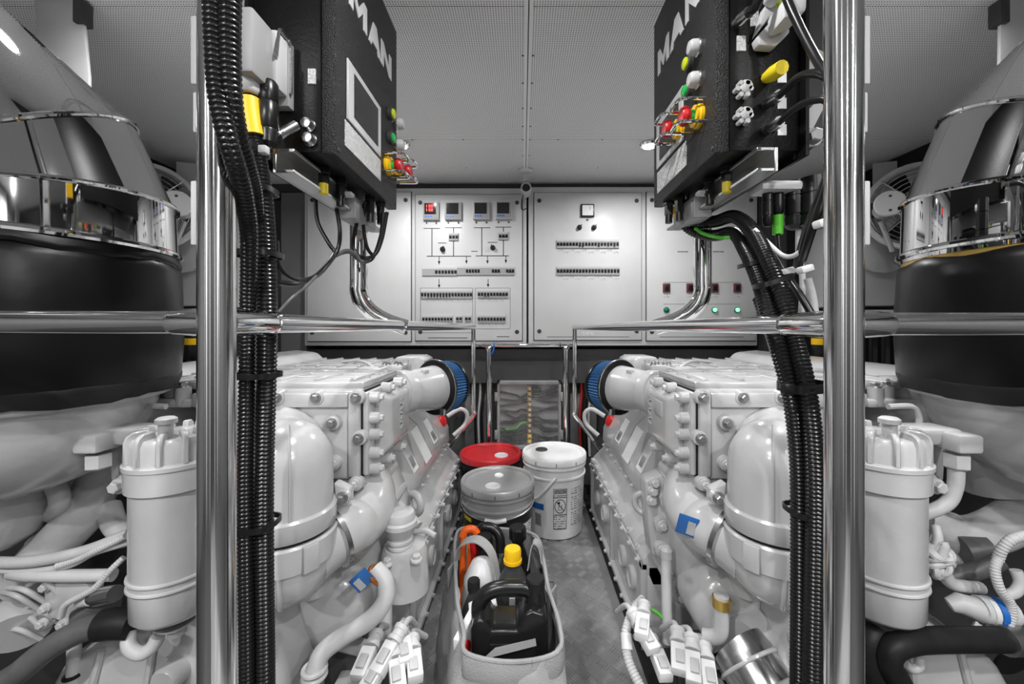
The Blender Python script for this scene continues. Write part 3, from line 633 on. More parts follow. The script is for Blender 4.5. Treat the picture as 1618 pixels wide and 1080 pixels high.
cE = conduit('lower black ribbed conduit arching from the right control box to the floor', [(1070,326,1.0),(1088,360,.99),(1124,372,.95),(1158,368,.88),(1178,396,.79),(1198,440,.73),(1214,495,.69),(1230,550,.665),(1250,625,.645),(1261,710,.64),(1264,800,.64),(1264,950,.64),(1263,1100,.64),(1263,1440,.64)], .0140, RG)
cF = conduit('black ribbed conduit hidden behind the arching pair at the right post', [(1200,470,.76),(1225,540,.72),(1256,640,.68),(1270,740,.675),(1276,900,.67),(1274,1100,.67),(1274,1400,.67)], .0135, RG)
ob('orange_sleeve', G().tube([P(1070,326,1.0), P(1077,341,.996)], .0165, 12), 'yellow', cE)
def tie(par, pix, r=.003, m='black_plastic'):            # cable tie looped round a bundle
    pts = [P(*p) for p in pix]; ob('cable_tie', G().tube(path(pts+[pts[0]], 6), r, 6), m, par)
def tieband(par, px0, px1, py, y, dy=.022, m='black_plastic', slope=0, w=.0042):
    a, b = P(px0, py, y), P(px1, py+slope, y); c = (a+b)/2; hx = (b-a).length/2+.002
    dv = (b-a).normalized(); pts = []
    for k in range(20):
        t_ = 2*PI*k/20; pts.append(c+dv*(hx*math.copysign(abs(math.cos(t_))**.6, math.cos(t_)))+V((0, dy*math.copysign(abs(math.sin(t_))**.6, math.sin(t_)), 0)))
    g = G(); n = len(pts); up = V((0,0,1))
    vs = []
    for p in pts: vs += [p-up*w, p+up*w]
    vs += [c+(p-c)*.93-up*w for p in pts]+[c+(p-c)*.93+up*w for p in pts]
    fs = []
    for k in range(n):
        k2 = (k+1) % n; fs += [(2*k, 2*k2, 2*k2+1, 2*k+1), (2*n+k, 3*n+k, 3*n+k2, 2*n+k2), (2*k+1, 2*k2+1, 3*n+k2, 3*n+k), (2*k2, 2*k, 2*n+k, 2*n+k2)]
    g.add(vs, fs); tt = ob('cable_tie', g, m, par); return tt
for py, a, b in ((237,358,415),(300,370,430),(402,376,438),(592,376,436),(826,372,434)): tieband(cA, a, b, py, .622, .030)
ob('tie_head', G().obox(P(417, 237, .60), (.012, .012, .012)), 'light_grey', cA, bev=.002)
tieband(cD, 1172, 1212, 420, .76, .026, slope=-12); tieband(cD, 1196, 1246, 452, .70, .024, slope=-16); tieband(cD, 1240, 1300, 612, .65, .034, slope=-4, w=.007); tieband(cD, 1248, 1304, 806, .64, .030)
ob('tie_head', G().obox(P(1243, 614, .62), (.014, .012, .016)), 'black_plastic', cD, bev=.002)
# earth lead
ob('earth_lead', G().tube(path([P(1098,360,.96), P(1112,369,.95), P(1136,375,.91), P(1162,374,.85)], 6), .0042, 8), 'green2', label='green and yellow earth lead strapped under the right arching conduits', cat='cable')
# ================================================================== loose cables
def cable(label, pix, r, m='black_plastic', per=7, group='loose control cables'):
    return ob('cable', G().tube(path([P(*p) for p in pix], per), r, 10), m, label=label, cat='cable', group=group)
cable('black cable drooping from the left control box bracket to the conduits, longest loop', [(498,305,.86),(502,350,.86),(520,385,.86),(528,400,.86),(510,425,.82),(490,440,.76),(462,440,.70),(440,418,.66),(436,380,.65)], .0042)
cable('black cable leaving the left terminal box and joining the drooping loop', [(532,330,.88),(537,365,.88),(533,395,.88),(512,425,.84),(496,438,.78),(470,448,.70),(440,446,.66)], .0045)
cable('thin grey lead slanting up from the left rail to the cable loop', [(440,493,.66),(462,470,.68),(486,450,.72),(500,436,.78)], .0026, 'grey_rubber')
cable('black cable looping under the left control box, innermost of three loops', [(572,322,.93),(562,360,.94),(558,388,.95),(568,405,.95),(588,405,.95),(600,385,.96),(606,335,.96)], .0045)
cable('black cable looping under the left control box, middle of three loops', [(578,318,.93),(574,350,.95),(580,390,.96),(592,402,.97),(603,380,.97),(612,335,.97)], .0042)
cable('black cable looping under the left control box, outermost of three loops', [(532,402,.90),(552,398,.93),(566,410,.95),(580,413,.96),(592,402,.97),(604,360,.97),(600,332,.96)], .0042)
cable('grey cable crossing the left stand tube to the loops', [(528,404,.88),(548,396,.92),(562,402,.94),(570,412,.95),(584,410,.96)], .005, 'grey_rubber')
cable('black cable from the upper socket of the right box curving onto the post', [(1232,150,.665),(1262,122,.62),(1290,116,.58),(1310,125,.56),(1328,150,.545),(1332,200,.545),(1318,250,.56),(1302,300,.60),(1275,370,.66),(1262,420,.72)], .0062)
cable('black cable from the lower socket of the right box curving onto the post', [(1232,192,.665),(1262,168,.62),(1290,158,.59),(1308,162,.575),(1316,200,.57),(1312,260,.575),(1294,310,.61),(1268,380,.68),(1256,430,.74)], .0055)
cable('black cable sweeping down from the top of the right box past its plugs', [(1200,-300,.66),(1215,-140,.66),(1238,-20,.64),(1262,40,.62),(1288,90,.59),(1312,130,.555),(1324,180,.548),(1322,230,.55),(1308,290,.58),(1284,360,.64),(1268,410,.70)], .0066)
cable('black cable leaving the small plug at the top of the right box', [(1183,20,.67),(1196,6,.65),(1206,-40,.64),(1200,-150,.65),(1190,-300,.66)], .0075)
cable('white cable sagging between the right conduits and the post', [(1192,362,.76),(1215,385,.74),(1238,404,.72),(1258,402,.70),(1272,385,.68),(1284,350,.64)], .0042, 'white_hose')
cable('black cable dropping from the green-banded plug', [(1229,370,.80),(1232,400,.79),(1238,430,.77),(1248,452,.76)], .004)
cable('black cable bundle strapped beside the right arching conduits', [(1222,400,.76),(1240,430,.75),(1262,462,.72),(1285,500,.70)], .0062)
cable('grey cable falling behind the right post to the rail', [(1276,440,.76),(1284,470,.76),(1288,500,.76)], .007, 'white_hose')
g_ = cable('pale cable hanging from the heavy plugs behind the right post', [(1262,362,.80),(1262,400,.80),(1268,440,.80),(1266,500,.80)], .0055, 'light_grey')
for px, py, y in ((1272, 425, .69), (1246, 428, .735), (1300, 352, .60)):
    ob('white_tie', G().obox(P(px, py, y), (.022, .018, .012), (1,0,.3)), 'white_plastic', g_, bev=.003)
# ================================================================== exhausts
def exhaust(s, xc, yc, label, gold, fit):
    t = thing('exhaust_riser', (xc, yc, .62), label, 'exhaust')
    R = .245
    prof = [(R*.90, .832), (R*.97, .838), (R, .855), (R*1.008, .93), (R*1.006, 1.0), (R, 1.075), (R*.975, 1.092), (R*.955, 1.096)]
    g = G(); n = 64; rows = []
    for k, (r, z) in enumerate(prof):
        row = []
        for i in range(n):
            a = 2*PI*i/n; wob = 1+.006*math.sin(a*7+z*30)+.004*math.sin(a*13+k)
            row.append(V((xc+r*wob*math.cos(a), yc+r*wob*math.sin(a), z+(.004*math.sin(a*9) if k in (0, 1, 6, 7) else 0))))
        rows.append(row)
    g.loft(rows); bl = ob('insulation_cover', g, 'insulation', t, sm=60)
    def wavy(r, z0, z1, z2, amp):
        g = G(); rows = []
        for rr, z in ((r*.99, z0), (r*1.012, (z0+z1)/2), (r*1.01, z1), (r*.975, z2)):
            rows.append([V((xc+rr*(1+.004*math.sin(i*.9))*math.cos(2*PI*i/n), yc+rr*(1+.004*math.sin(i*.9))*math.sin(2*PI*i/n), z+amp*math.sin(i*.7)+amp*.6*math.sin(i*1.9))) for i in range(n)])
        return g.loft(rows)
    if gold: ob('gold_wrap', G().lathe([(R*.955, 1.085), (R*.965, 1.10), (R*.955, 1.112)], (xc, yc, 0), n=48), 'brass', bl)
    else: ob('top_hem', wavy(R*.985, 1.086, 1.098, 1.122, .0035), 'insulation', bl, sm=60)
    ob('bottom_hem', wavy(R*.985, .862, .846, .822, .003), 'rubber', bl, sm=60)
    ob('flange_lip', G().torus((xc, yc, .832), (0,0,1), R*.93, .006, 48, 8), 'alu', t)
    # segmented polished elbow: each joint is a mitre with a rolled bead
    z1, L2, d2, d3 = fit; Rs = .238; up = V((0,0,1)); d2 = V(d2).normalized(); d3 = V(d3).normalized(); d4 = (d3+V((s*.95,-.02,-.60))).normalized()
    p = V((xc, yc, 1.10)); joints = [(p.copy(), up)]; ds = [up, d2, d3, d4, d4]
    for i, L in enumerate((z1-1.10, L2, .25, .46)):
        p = p+ds[i]*L; joints.append((p.copy(), (ds[i]+ds[i+1]).normalized()))
    rings = []; ref = V((0,1,0))
    for p, nrm in joints:
        side = (ref-nrm*ref.dot(nrm)).normalized(); w_ = nrm.cross(side).normalized()
        rings.append([p+side*(Rs*math.cos(2*PI*k/64))+w_*(Rs*math.sin(2*PI*k/64)) for k in range(64)])
    for i in range(len(rings)-1):
        q = ob('elbow_segment', G().loft([[c for c in rings[i]], [c for c in rings[i+1]]], cap=False), 'mirror_steel', t, sm=60)
        ob('bead', G().tube([joints[i+1][0]+(c-joints[i+1][0])*1.008 for c in rings[i+1]], .0048, 8, closed=True), 'mirror_steel', q)
    ob('lower_bead', G().torus((xc, yc, 1.115), (0,0,1), Rs*1.005, .007, 64, 8), 'mirror_steel', t)
    a_ = math.atan2(-yc, -xc)+s*.18; c = V((xc+Rs*1.003*math.cos(a_), yc+Rs*1.003*math.sin(a_), 1.19))
    ob('data_sticker', G().obox(c, (.035, .0015, .03), (-math.sin(a_), math.cos(a_), 0)), 'print_dark', t, sm=0)
    # cast outlet bowl under the cover
    ob('outlet_bowl', G().lathe([(0, .640), (.06, .642), (.115, .665), (.165, .71), (.192, .76), (.205, .80), (.212, .835)], (xc, yc, 0), n=48), 'paint', t, sm=60)
    ob('outlet_flange', G().lathe([(.225, .815), (.228, .820), (.228, .832), (.222, .836)], (xc, yc, 0), n=48), 'paint_rough', t)
    return t
exL = exhaust(-1, -.982, .773, 'polished exhaust elbow with folded black insulation cover, left side', False, (1.176, .0946, (-.337, -.141, .931), (-.371, -.648, .665)))
exR = exhaust(1, 1.058, .773, 'polished exhaust elbow with black insulation cover and gold foil, right side', True, (1.193, .0992, (.263, -.195, .945), (.445, -.474, .760)))
# flat hangers from the ceiling
for s, pix, Y, lab in ((-1, ((54,-10),(128,-6),(140,120),(140,200),(60,120)), 1.02, 'flat aluminium hanger strap between the ceiling and the left exhaust elbow'),
                       (1, ((1582,-10),(1660,-10),(1660,60),(1600,130),(1580,130)), 1.0, 'flat aluminium hanger strap between the ceiling and the right exhaust elbow')):
    q = ob('hanger_strap', G().prism([P(a, b, Y) for a, b in pix], (0, .008, 0)), 'light_grey', bev=.002, label=lab, cat='bracket')
    a = P(pix[1][0] if s < 0 else pix[0][0], 20, Y)
    ob('hanger_tab', G().box(a.x-.012, a.x+.012, Y-.01, Y+.02, a.z-.03, a.z+.03), 'dark_grey', q, bev=.003)
# ================================================================== fans and hull-side gear
def fan(s, xc, yc, zc, label, group):
    t = thing('ventilation_fan', (xc, yc, zc-.25), label, 'fan', group)
    d = V((-s*.55, -.83, 0)).normalized(); c = V((xc, yc, zc)); sd = V((0,0,1)).cross(d)
    ob('shroud', G().lathe([(.17, -.06), (.19, -.05), (.20, .0), (.195, .012), (.178, .012), (.172, -.04)], c, d, 40), 'white_plastic', t)
    g = G()
    for r in (.055, .075, .095, .115, .135, .155, .172): g.torus(c+d*.02, d, r, .0022, 32, 5)
    for k in range(4):
        a = PI/4+PI/2*k; v = sd*math.cos(a)+V((0,0,1))*math.sin(a); g.tube([c+d*.022+v*.03, c+d*.022+v*.185], .003, 6)
    ob('guard', g, 'steel', t)
    g = G()
    for k in range(6):
        a = PI/3*k; v = sd*math.cos(a)+V((0,0,1))*math.sin(a); w_ = d.cross(v)
        g.add([c-d*.02+v*.03-w_*.02, c-d*.02+v*.16-w_*.045, c+d*.0+v*.16+w_*.03, c+v*.03+w_*.02, c-d*.025+v*.03-w_*.02, c-d*.025+v*.16-w_*.045, c-d*.005+v*.16+w_*.03, c-d*.005+v*.03+w_*.02], [(0,1,2,3),(7,6,5,4),(0,4,5,1),(1,5,6,2),(2,6,7,3),(3,7,4,0)])
    ob('blades', g, 'black_plastic', t)
    mo = ob('motor', G().lathe([(.042, -.02), (.044, .07), (.042, .09)], c+V((-s*.17,-.02,-.02)), d, 24), 'paint', t)
    ob('motor_cap', G().lathe([(.050, .088), (.054, .092), (.054, .104), (.050, .108), (0, .108)], c+V((-s*.17,-.02,-.02)), d, 28), 'white_plastic', mo)
    for dz in (-.03, .03): inst('screw', SCREW, mo, c+V((-s*.17,-.02,-.02))+d*.108+V((0,0,dz)), d, .9)
    ob('bracket', G().tube([c+V((-s*.17,-.0,-.07)), c+V((-s*.10,.02,-.2))], .01, 8), 'paint', t)
    return t
for s, x in ((-1, -1.70), (1, 1.79)):
    nm = 'left' if s < 0 else 'right'
    fan(s, x, 1.80, 1.50, 'white wall fan with wire guard behind the %s exhaust elbow' % nm, 'ventilation fans')
    b0 = x-s*.02
    q = thing('air_duct_box', (x+s*.1, 2.1, .9), 'white ventilation duct box on the hull behind the %s fan' % nm, 'duct')
    ob('body', G().box(min(x-s*.14, x+s*.12), max(x-s*.14, x+s*.12), 2.02, 2.36, 1.06, 1.66), 'wall_white', q, bev=.01)
    ob('collar', G().lathe([(.13, 0), (.14, .05), (.125, .06)], (x, 2.02, 1.36), (0,-1,0), 36), 'wall_white', q)
    ob('strap', G().box(x-s*.10-.015, x-s*.10+.015, 2.005, 2.015, 1.03, 1.16), 'steel', q); inst('screw', SCREW, q, (x-s*.10, 2.004, 1.13), (0,-1,0), 1.2)
    q = thing('hull_shelf', (x, 1.95, .9), 'white ledge under the %s duct box with a small sticker' % nm, 'shelf')
    ob('ledge', G().box(min(x-s*.25, x+s*.15), max(x-s*.25, x+s*.15), 1.9, 2.3, .995, 1.035), 'wall_white', q, bev=.003)
    ob('fascia', G().box(min(x-s*.25, x+s*.15), max(x-s*.25, x+s*.15), 1.895, 1.905, .93, 1.035), 'wall_white', q, bev=.002)
    ob('sticker', G().box(x-s*.12-.035, x-s*.12+.035, 1.8925, 1.896, .965, .99), 'print_small', q, sm=0)
    g = G()
    for k in range(6): g.tube([(x-s*(.24-k*.06), 1.92, .70), (x-s*(.24-k*.06), 1.92, .93)], .014, 8)
    ob('hose_rack', g, 'black_plastic', q)
    # small filters standing on the outboard side
    f_ = thing('oil_filter', (x-s*.30, 1.88, .80), 'black canister with a yellow collar behind the %s post' % nm, 'filter')
    c = P(305 if s < 0 else 1296, 560, 1.88)
    ob('canister', G().lathe([(.03, 0), (.034, .01), (.034, .09), (.028, .10)], (c.x, 1.88, .80), n=20), 'black_plastic', f_)
    ob('yellow_collar', G().lathe([(.036, .07), (.036, .10)], (c.x, 1.88, .80), n=20), 'yellow', f_)
ob('white_card', G().obox(P(296,276,2.0), (.09, .004, .12), (1,.3,0)), 'wall_white', label='blank white card tucked behind the left exhaust elbow', cat='card')
ob('white_card', G().obox(P(1398,275,2.0), (.10, .004, .12), (1,-.3,0)), 'wall_white', label='blank white card tucked behind the right exhaust elbow', cat='card')
# ================================================================== engines
def oval(c, d, R, n=32):
    d = V(d).normalized(); u = d.orthogonal().normalized(); v = d.cross(u); return [V(c)+(u*math.cos(2*PI*k/n)+v*math.sin(2*PI*k/n))*R for k in range(n)]
def engine(s, label):
    global SIDE
    SIDE = (s, .016)
    t = thing('marine_engine', (.76, 1.5, -.10), label, 'engine')
    L = s < 0
    def hose(name, pix, r, m, par=t, per=6, n=12, loc=False):
        pts = path([Q(*p) if not loc else V(p) for p in pix], per); return ob(name, G().tube(pts, r, n), m, par)
    # ---- block, sump and side cover
    ob('block', G().box(.42, 1.20, 1.16, 2.06, -.10, .52), 'paint', t, bev=.02)
    ob('engine_bed', G().box(.36, .44, .55, 2.10, -.12, .02), 'dark_grey', t, bev=.004)
    sc_ = ob('side_cover', G().box(.345, .43, 1.16, 2.04, .015, .262), 'paint', t, bev=.008)
    ob('cover_flange', G().box(.330, .348, 1.16, 2.04, .012, .034).box(.330, .348, 1.16, 2.04, .246, .266).box(.330, .348, 1.16, 1.185, .012, .266).box(.330, .348, 2.015, 2.04, .012, .266).box(.332, .348, 1.575, 1.60, .02, .26), 'paint', sc_, bev=.003)
    for k in range(10):
        y = 1.20+k*.091
        for z in (.024, .256): inst('bolt', BOLTW, sc_, (.330, y, z), (-1, 0, 0), .8)
    for y in (1.30, 1.42, 1.74, 1.90):
        b_ = ob('inspection_boss', G().lathe([(.036, 0), (.036, .010), (.030, .014), (.026, .010), (0, .010)], (.345, y, .14), (-1,0,0), 24), 'paint', sc_)
    ob('sump', G().box(.36, .44, 1.17, 2.03, -.09, .02), 'paint_rough', t, bev=.006)
    # ---- ledge over the side cover with a bolted rail
    lg = ob('ledge', G().py([(.334, .262), (.334, .276), (.350, .296), (.405, .352), (.46, .376), (.50, .376), (.50, .2), (.36, .2)], 1.16, 2.04), 'paint', t, bev=.006)
    for k in range(9):
        y = 1.22+k*.098
        ob('ledge_lug', G().lathe([(.015, -.012), (.015, .006), (.012, .010)], (.342, y, .278), (-.7,0,.7), 12), 'paint', lg)
        inst('bolt', BOLTW, lg, (.336, y, .285), (-.7, 0, .7), .75)
    # ---- rocker cover with stickers
    pol = [(.392, .37), (.384, .385), (.388, .455), (.440, .56), (.50, .615), (.60, .62), (.60, .36)]
    rk = ob('rocker_cover', G().py(pol, 1.26, 2.0), 'paint', t, bev=.012, seg=3)
    for y in (1.42, 1.60, 1.78): ob('cover_rib', G().py([(.386, .40), (.386, .456), (.438, .563), (.50, .619), (.50, .60), (.45, .55), (.40, .45), (.398, .40)], y, y+.012), 'paint', rk, bev=.003)
    for k in range(9): inst('bolt', BOLTW, rk, (.384, 1.30+k*.083, .372), (-1, 0, .3), .7)
    def sticker(name, y0, y1, t0, t1, m):               # t along the sloping face from (.388,.455) to (.440,.56)
        a, b = V((.388, 0, .455)), V((.440, 0, .56)); n_ = V((-.105, 0, .052)).normalized()*.0022
        q = [a.lerp(b, t0)+V((0,y0,0)), a.lerp(b, t0)+V((0,y1,0)), a.lerp(b, t1)+V((0,y1,0)), a.lerp(b, t1)+V((0,y0,0))]
        g = G().prism([p-n_*.2 for p in q], n_); return ob(name, g, m, rk, sm=0)
    sticker('data_sticker', 1.36, 1.42, .0, .95, 'label_white'); sticker('data_print', 1.37, 1.41, .12, .45, 'print_dark')
    sticker('white_sticker', 1.50, 1.59, -.15, 1.0, 'label_white'); sticker('white_sticker', 1.68, 1.75, .05, .95, 'label_white'); sticker('code_print', 1.695, 1.745, .1, .45, 'print_dark')
    sticker('yellow_sticker', 1.925, 1.975, .15, .5, 'yellow2')
    ob('red_cap', G().lathe([(.030, 0), (.030, .006), (.022, .012), (0, .014)], (.408, 1.93, .500), (-.85, -.3, .42), 20), 'red', t)
    hose('hand_loop', [(.40, 2.02, .50), (.34, 2.05, .53), (.305, 2.06, .505), (.315, 2.06, .45), (.37, 2.03, .40)], .011, 'white_hose', loc=True)
    # ---- charge-air cooler box
    CA = ob('cooler_box', G().py(rrect(.402, .80, .592, .806, .012), .952, 1.22), 'paint', t, bev=.006)
    ob('cooler_flange', G().py([(.402,.60),(.402,.80),(.43,.80),(.43,.60)], .940, .956).py([(.43,.765),(.43,.80),(.80,.80),(.80,.765)], .940, .956), 'paint', CA, bev=.006)
    pl = [(1110,628),(1173,628),(1106,692),(1112,764),(1148,668),(1148,733),(1235,628)]
    for px, py in pl:
        p = P(px, py, .94); x = p.x-.016
        ob('bolt_boss', G().lathe([(.019, .012), (.017, -.002), (.014, -.004)], (x, .94, p.z), (0,1,0), 16), 'paint', CA); inst('bolt', BOLTW if py > 700 else BOLT, CA, (x, .936, p.z), (0,-1,0), 1.1)
    ob('gasket', G().box(.3985, .4028, .9505, 1.212, .597, .8035), 'black', t)
    # end cover on the aisle side
    EC = ob('end_cover', G().box(.386, .4005, .952, 1.21, .600, .800), 'paint', t, bev=.006)
    a = [(.388, .990, .615), (.388, 1.205, .615), (.388, 1.205, .790), (.388, .990, .790)]; b = [(.356, 1.035, .645), (.356, 1.195, .645), (.356, 1.195, .770), (.356, 1.035, .770)]
    ob('cover_dome', G().loft([[V(p) for p in a], [V(p) for p in b]]), 'paint', EC, bev=.010, seg=3)
    ob('cover_plate', G().box(.3535, .3565, 1.06, 1.12, .715, .755), 'paint_rough', EC, bev=.001) if not L else None
    for k in range(7):                                  # raised casting marks, too worn to read
        z = .752-k*.013; yy = 1.165 if not L else 1.115
        ob('casting_mark', G().box(.3535, .3565, yy-.008, yy+.008, z, z+.003).box(.3535, .3565, yy-(.008 if k % 2 else -.004), yy-(.004 if k % 2 else -.008), z, z+.009), 'paint', EC, sm=0)
    for (y, z) in ((.972, .785), (.972, .735), (.972, .695), (.972, .650), (.975, .612), (1.06, .795), (1.16, .795), (1.06, .608), (1.16, .608)):
        ob('bolt_boss', G().lathe([(.015, -.004), (.0135, .020), (.011, .022)], (.386, y, z), (-1,0,0), 14), 'paint', EC); inst('bolt', BOLTW, EC, (.366, y, z), (-1,0,0), .95)
    ob('lower_bracket', G().box(.40, .47, .965, 1.05, .565, .60).box(.43, .455, .97, 1.0, .54, .57), 'paint', t, bev=.004)
    # ---- top covers with ribs
    tp = ob('top_cover', G().box(.405, .96, .975, 1.24, .802, .822), 'paint', t, bev=.006)
    for k in range(6): ob('cover_rib', G().py([(.43+k*.09, .82), (.434+k*.09, .829), (.442+k*.09, .829), (.446+k*.09, .82)], .985, 1.23), 'paint', tp, bev=.001, seg=1)
    for y in (1.05, 1.12, 1.19): ob('cover_rib', G().box(.42, .95, y, y+.008, .82, .8265), 'paint', tp, bev=.001, seg=1)
    t2 = ob('valley_cover', G().box(.44, 1.25, 1.24, 2.02, .66, .755), 'paint', t, bev=.01)
    t3 = ob('manifold_cover', G().box(.56, 1.30, 1.55, 1.98, .75, .795), 'paint', t, bev=.008)
    for k in range(9): ob('cover_rib', G().box(.575+k*.082, .583+k*.082, 1.56, 1.97, .79, .802), 'paint', t3, bev=.001, seg=1)
    for k in range(3): ob('cover_rib', G().box(.57, 1.29, 1.62+k*.12, 1.628+k*.12, .79, .799), 'paint', t3, bev=.001, seg=1)
    for k in range(6): inst('bolt', BOLT, t3, (.60+k*.125, 1.548, .772), (0,-1,0), 1.0)
    cp = ob('breather_cap', G().lathe([(.075, .75), (.072, .775), (.055, .795), (.03, .803), (0, .805)], (.66, 1.37, 0), n=32), 'paint', t)
    for k in range(4):
        a_ = PI/4+PI/2*k; ob('cap_rib', G().obox((.66+.04*math.cos(a_), 1.37+.04*math.sin(a_), .788), (.075, .009, .03), (math.cos(a_), math.sin(a_), -.25)), 'paint', cp, bev=.002)
    fc = ob('filler_neck', G().lathe([(.04, .75), (.036, .77), (.026, .785), (.026, .800), (.022, .803), (.010, .803), (.009, .798), (0, .798)], (.90, 1.36, 0), n=28), 'paint', t)
    ob('outlet_housing', G().py([(.47,.66),(.47,.80),(.50,.815),(.60,.815),(.62,.79),(.62,.66)], 1.84, 2.02), 'paint', t, bev=.008)
    va = ob('valve_block', G().box(.50, .60, 1.60, 1.74, .75, .80), 'paint', t, bev=.01)
    for k in range(4): inst('bolt', BOLT, va, (.515+k*.024, 1.62+.03*(k % 2), .80), (0,0,1), 1.1); ob('valve_lug', G().lathe([(.013, 0), (.012, .016)], (.515+k*.024, 1.70-.02*(k % 2), .798), n=10), 'paint', va)
    hose('breather_pipe', [(.58, 1.58, .76), (.64, 1.62, .80), (.72, 1.70, .808), (.80, 1.74, .80)], .007, 'white_hose', loc=True)
    # ---- outer bank
    ob('outer_manifold', G().py([(.98,.60),(.98,.79),(1.02,.83),(1.12,.84),(1.22,.80),(1.26,.70),(1.26,.58)], 1.08, 1.96), 'paint', t, bev=.02, seg=3)
    om = ob('outer_elbow', G().tube(path([(.92, 1.25, .70), (.93, 1.10, .735), (.98, .98, .745), (1.06, .93, .70), (1.10, .92, .60)], 6), .085, 24), 'paint', t, sm=60)
    for k in range(3): p = (.83+k*.045, .955+.02*k, .80); ob('stud_boss', G().lathe([(.017, -.03), (.016, .012)], p, n=12), 'paint', om); inst('bolt', BOLT, om, (p[0], p[1], p[2]+.012), (0,0,1), 1.1)
    ob('stud_plate', G().box(.80, .96, .94, 1.02, .765, .785), 'paint', om, bev=.006)
    # ---- intake pipe and blue filter
    a, b = V((.412, 1.262, .745)), V((.325, 1.405, .742)); d = (b-a).normalized()
    ip = ob('intake_pipe', G().tube([a-d*.05, a, a+d*.03, a.lerp(b, .45), b-d*.01], [.058, .060, .062, .070, .078], 32), 'paint', t, sm=60)
    ob('pipe_seam', G().tube([a+d*.03+V((-.02,-.036,.006)), b-d*.012+V((-.045,-.062,.006))], .0035, 6), 'paint', ip)
    ob('pipe_lug', G().obox(a.lerp(b, .6)+V((-.02,-.03,.062)), (.022, .016, .016), d), 'paint', ip, bev=.002)
    ob('joint_collar', G().lathe([(.070, -.02), (.072, -.015), (.072, .012), (.066, .018)], a+d*.02, d, 28), 'paint', ip)
    af = ob('air_filter', G().lathe([(.080, -.010), (.094, -.008), (.096, 0), (.094, .010), (.088, .012)], b, d, 40), 'black_plastic', t)
    g = G(); u = d.orthogonal().normalized(); v = d.cross(u); rings = []
    for h, k_ in ((.010, 1), (.014, 1.0), (.068, .94), (.072, .94)):
        rings.append([b+d*h+(u*math.cos(2*PI*k/112)+v*math.sin(2*PI*k/112))*((.094 if k % 2 else .086)*k_) for k in range(112)])
    ob('pleats', g.loft(rings), 'pleat', af, sm=0)
    ob('end_cap', G().lathe([(.090, .070), (.091, .074), (.090, .082), (.084, .086), (0, .088)], b, d, 40), 'black_plastic', af)
    ob('hose_clamp', G().torus(b-d*.002, d, .0965, .0025, 40, 6).obox(b-d*.004+V((-.04,-.055,-.075)), (.010, .016, .02), d), 'steel', af)
    # ---- big charge-air elbow
    cx_, cy_ = .490, .802; r = .084
    pts = [V((cx_, .96, .692)), V((cx_, .925, .692)), V((cx_, .905, .6915))]
    for k in range(1, 9): a_ = PI/2*k/8; pts.append(V((cx_, .905-.103*math.sin(a_), .5885+.103*math.cos(a_)+.000)))
    pts += [V((cx_, cy_, .57))]
    dome = [(r, .57), (r, .675)]+[(r*math.cos(PI/2*k/8), .675+.098*math.sin(PI/2*k/8)) for k in range(1, 8)]+[(0, .773)]
    ce_ = ob('charge_elbow', G().lathe(dome, (cx_, cy_, 0), n=48), 'paint', t, sm=60)
    ob('elbow_shoulder', G().tube([(cx_, cy_, .668), (cx_+.065, .905, .676), (cx_+.085, .94, .680), (cx_+.095, .956, .682)], [r*.95, r*.96, r*1.0, r*1.06], 40), 'paint', ce_, sm=60)
    sa = math.atan2(-cy_, -cx_-.03)
    pts = [V((cx_+(rr+.0003)*math.cos(sa), cy_+(rr+.0003)*math.sin(sa), z)) for rr, z in dome[:-2]]
    ob('elbow_seam', G().tube(pts, .0028, 6), 'paint', ce_)
    ob('lug_arm', G().prism([(cx_-.066,.885,.622),(cx_-.100,.885,.606),(cx_-.100,.885,.578),(cx_-.074,.885,.574)], (0,-.03,0)), 'paint', ce_, bev=.005)
    inst('bolt', BOLT, ce_, (cx_-.088, .850, .592), (0,-1,0), 1.15); ob('boss', G().lathe([(.017,0),(.015,-.010)], (cx_-.088, .860, .592), (0,1,0), 14), 'paint', ce_)
    hg = [(.087, .598), (.091, .594), (.091, .562), (.088, .558)]
    ob('upper_collar', G().lathe(hg, (cx_, cy_, 0), n=48), 'paint', ce_)
    ob('collar_gap', G().lathe([(.083, .56), (.083, .548)], (cx_, cy_, 0), n=40), 'rubber', ce_)
    ob('lower_collar', G().lathe([(.088, .551), (.092, .547), (.092, .520), (.090, .500), (.084, .497)], (cx_, cy_, 0), n=48), 'paint', ce_)
    for k in range(3):
        a_ = -PI/2+(k-1)*1.15+.2; ob('collar_lug', G().obox((cx_+.092*math.cos(a_), cy_+.092*math.sin(a_), .524), (.012, .030, .05), (math.cos(a_), math.sin(a_), 0)), 'paint', ce_, bev=.003)
    bw = ob('lower_bowl', G().lathe([(0, .412), (.035, .415), (.060, .428), (.076, .452), (.083, .480), (.085, .510)], (cx_, cy_, 0), n=44), 'paint', t, sm=60)
    ob('bowl_rib', G().tube(path([(cx_-.030, cy_-.080, .50), (cx_-.028, cy_-.073, .458), (cx_-.02, cy_-.056, .428), (cx_, cy_-.02, .414)], 5), .0045, 8), 'paint', bw)
    # elbow from the bowl towards the aisle, clamp ring, curved pipe with the blue plate
    c0 = V((cx_-.03, cy_+.03, .490)); c1 = V((.428, .872, .500)); d1_ = (c1-c0).normalized()
    ob('bowl_outlet', G().tube([c0, c1], [.066, .060], 28), 'paint', bw, sm=60)
    ob('clamp_ring', G().lathe([(.060, -.004), (.070, 0), (.070, .010), (.060, .014)], c1-d1_*.004, d1_, 36), 'steel', bw)
    pp = path([c1+d1_*.006, c1+d1_*.03+V((0,0,-.002)), V((.402, .930, .497)), V((.392, .975, .512)), V((.412, 1.03, .535)), V((.46, 1.08, .55))], 8)
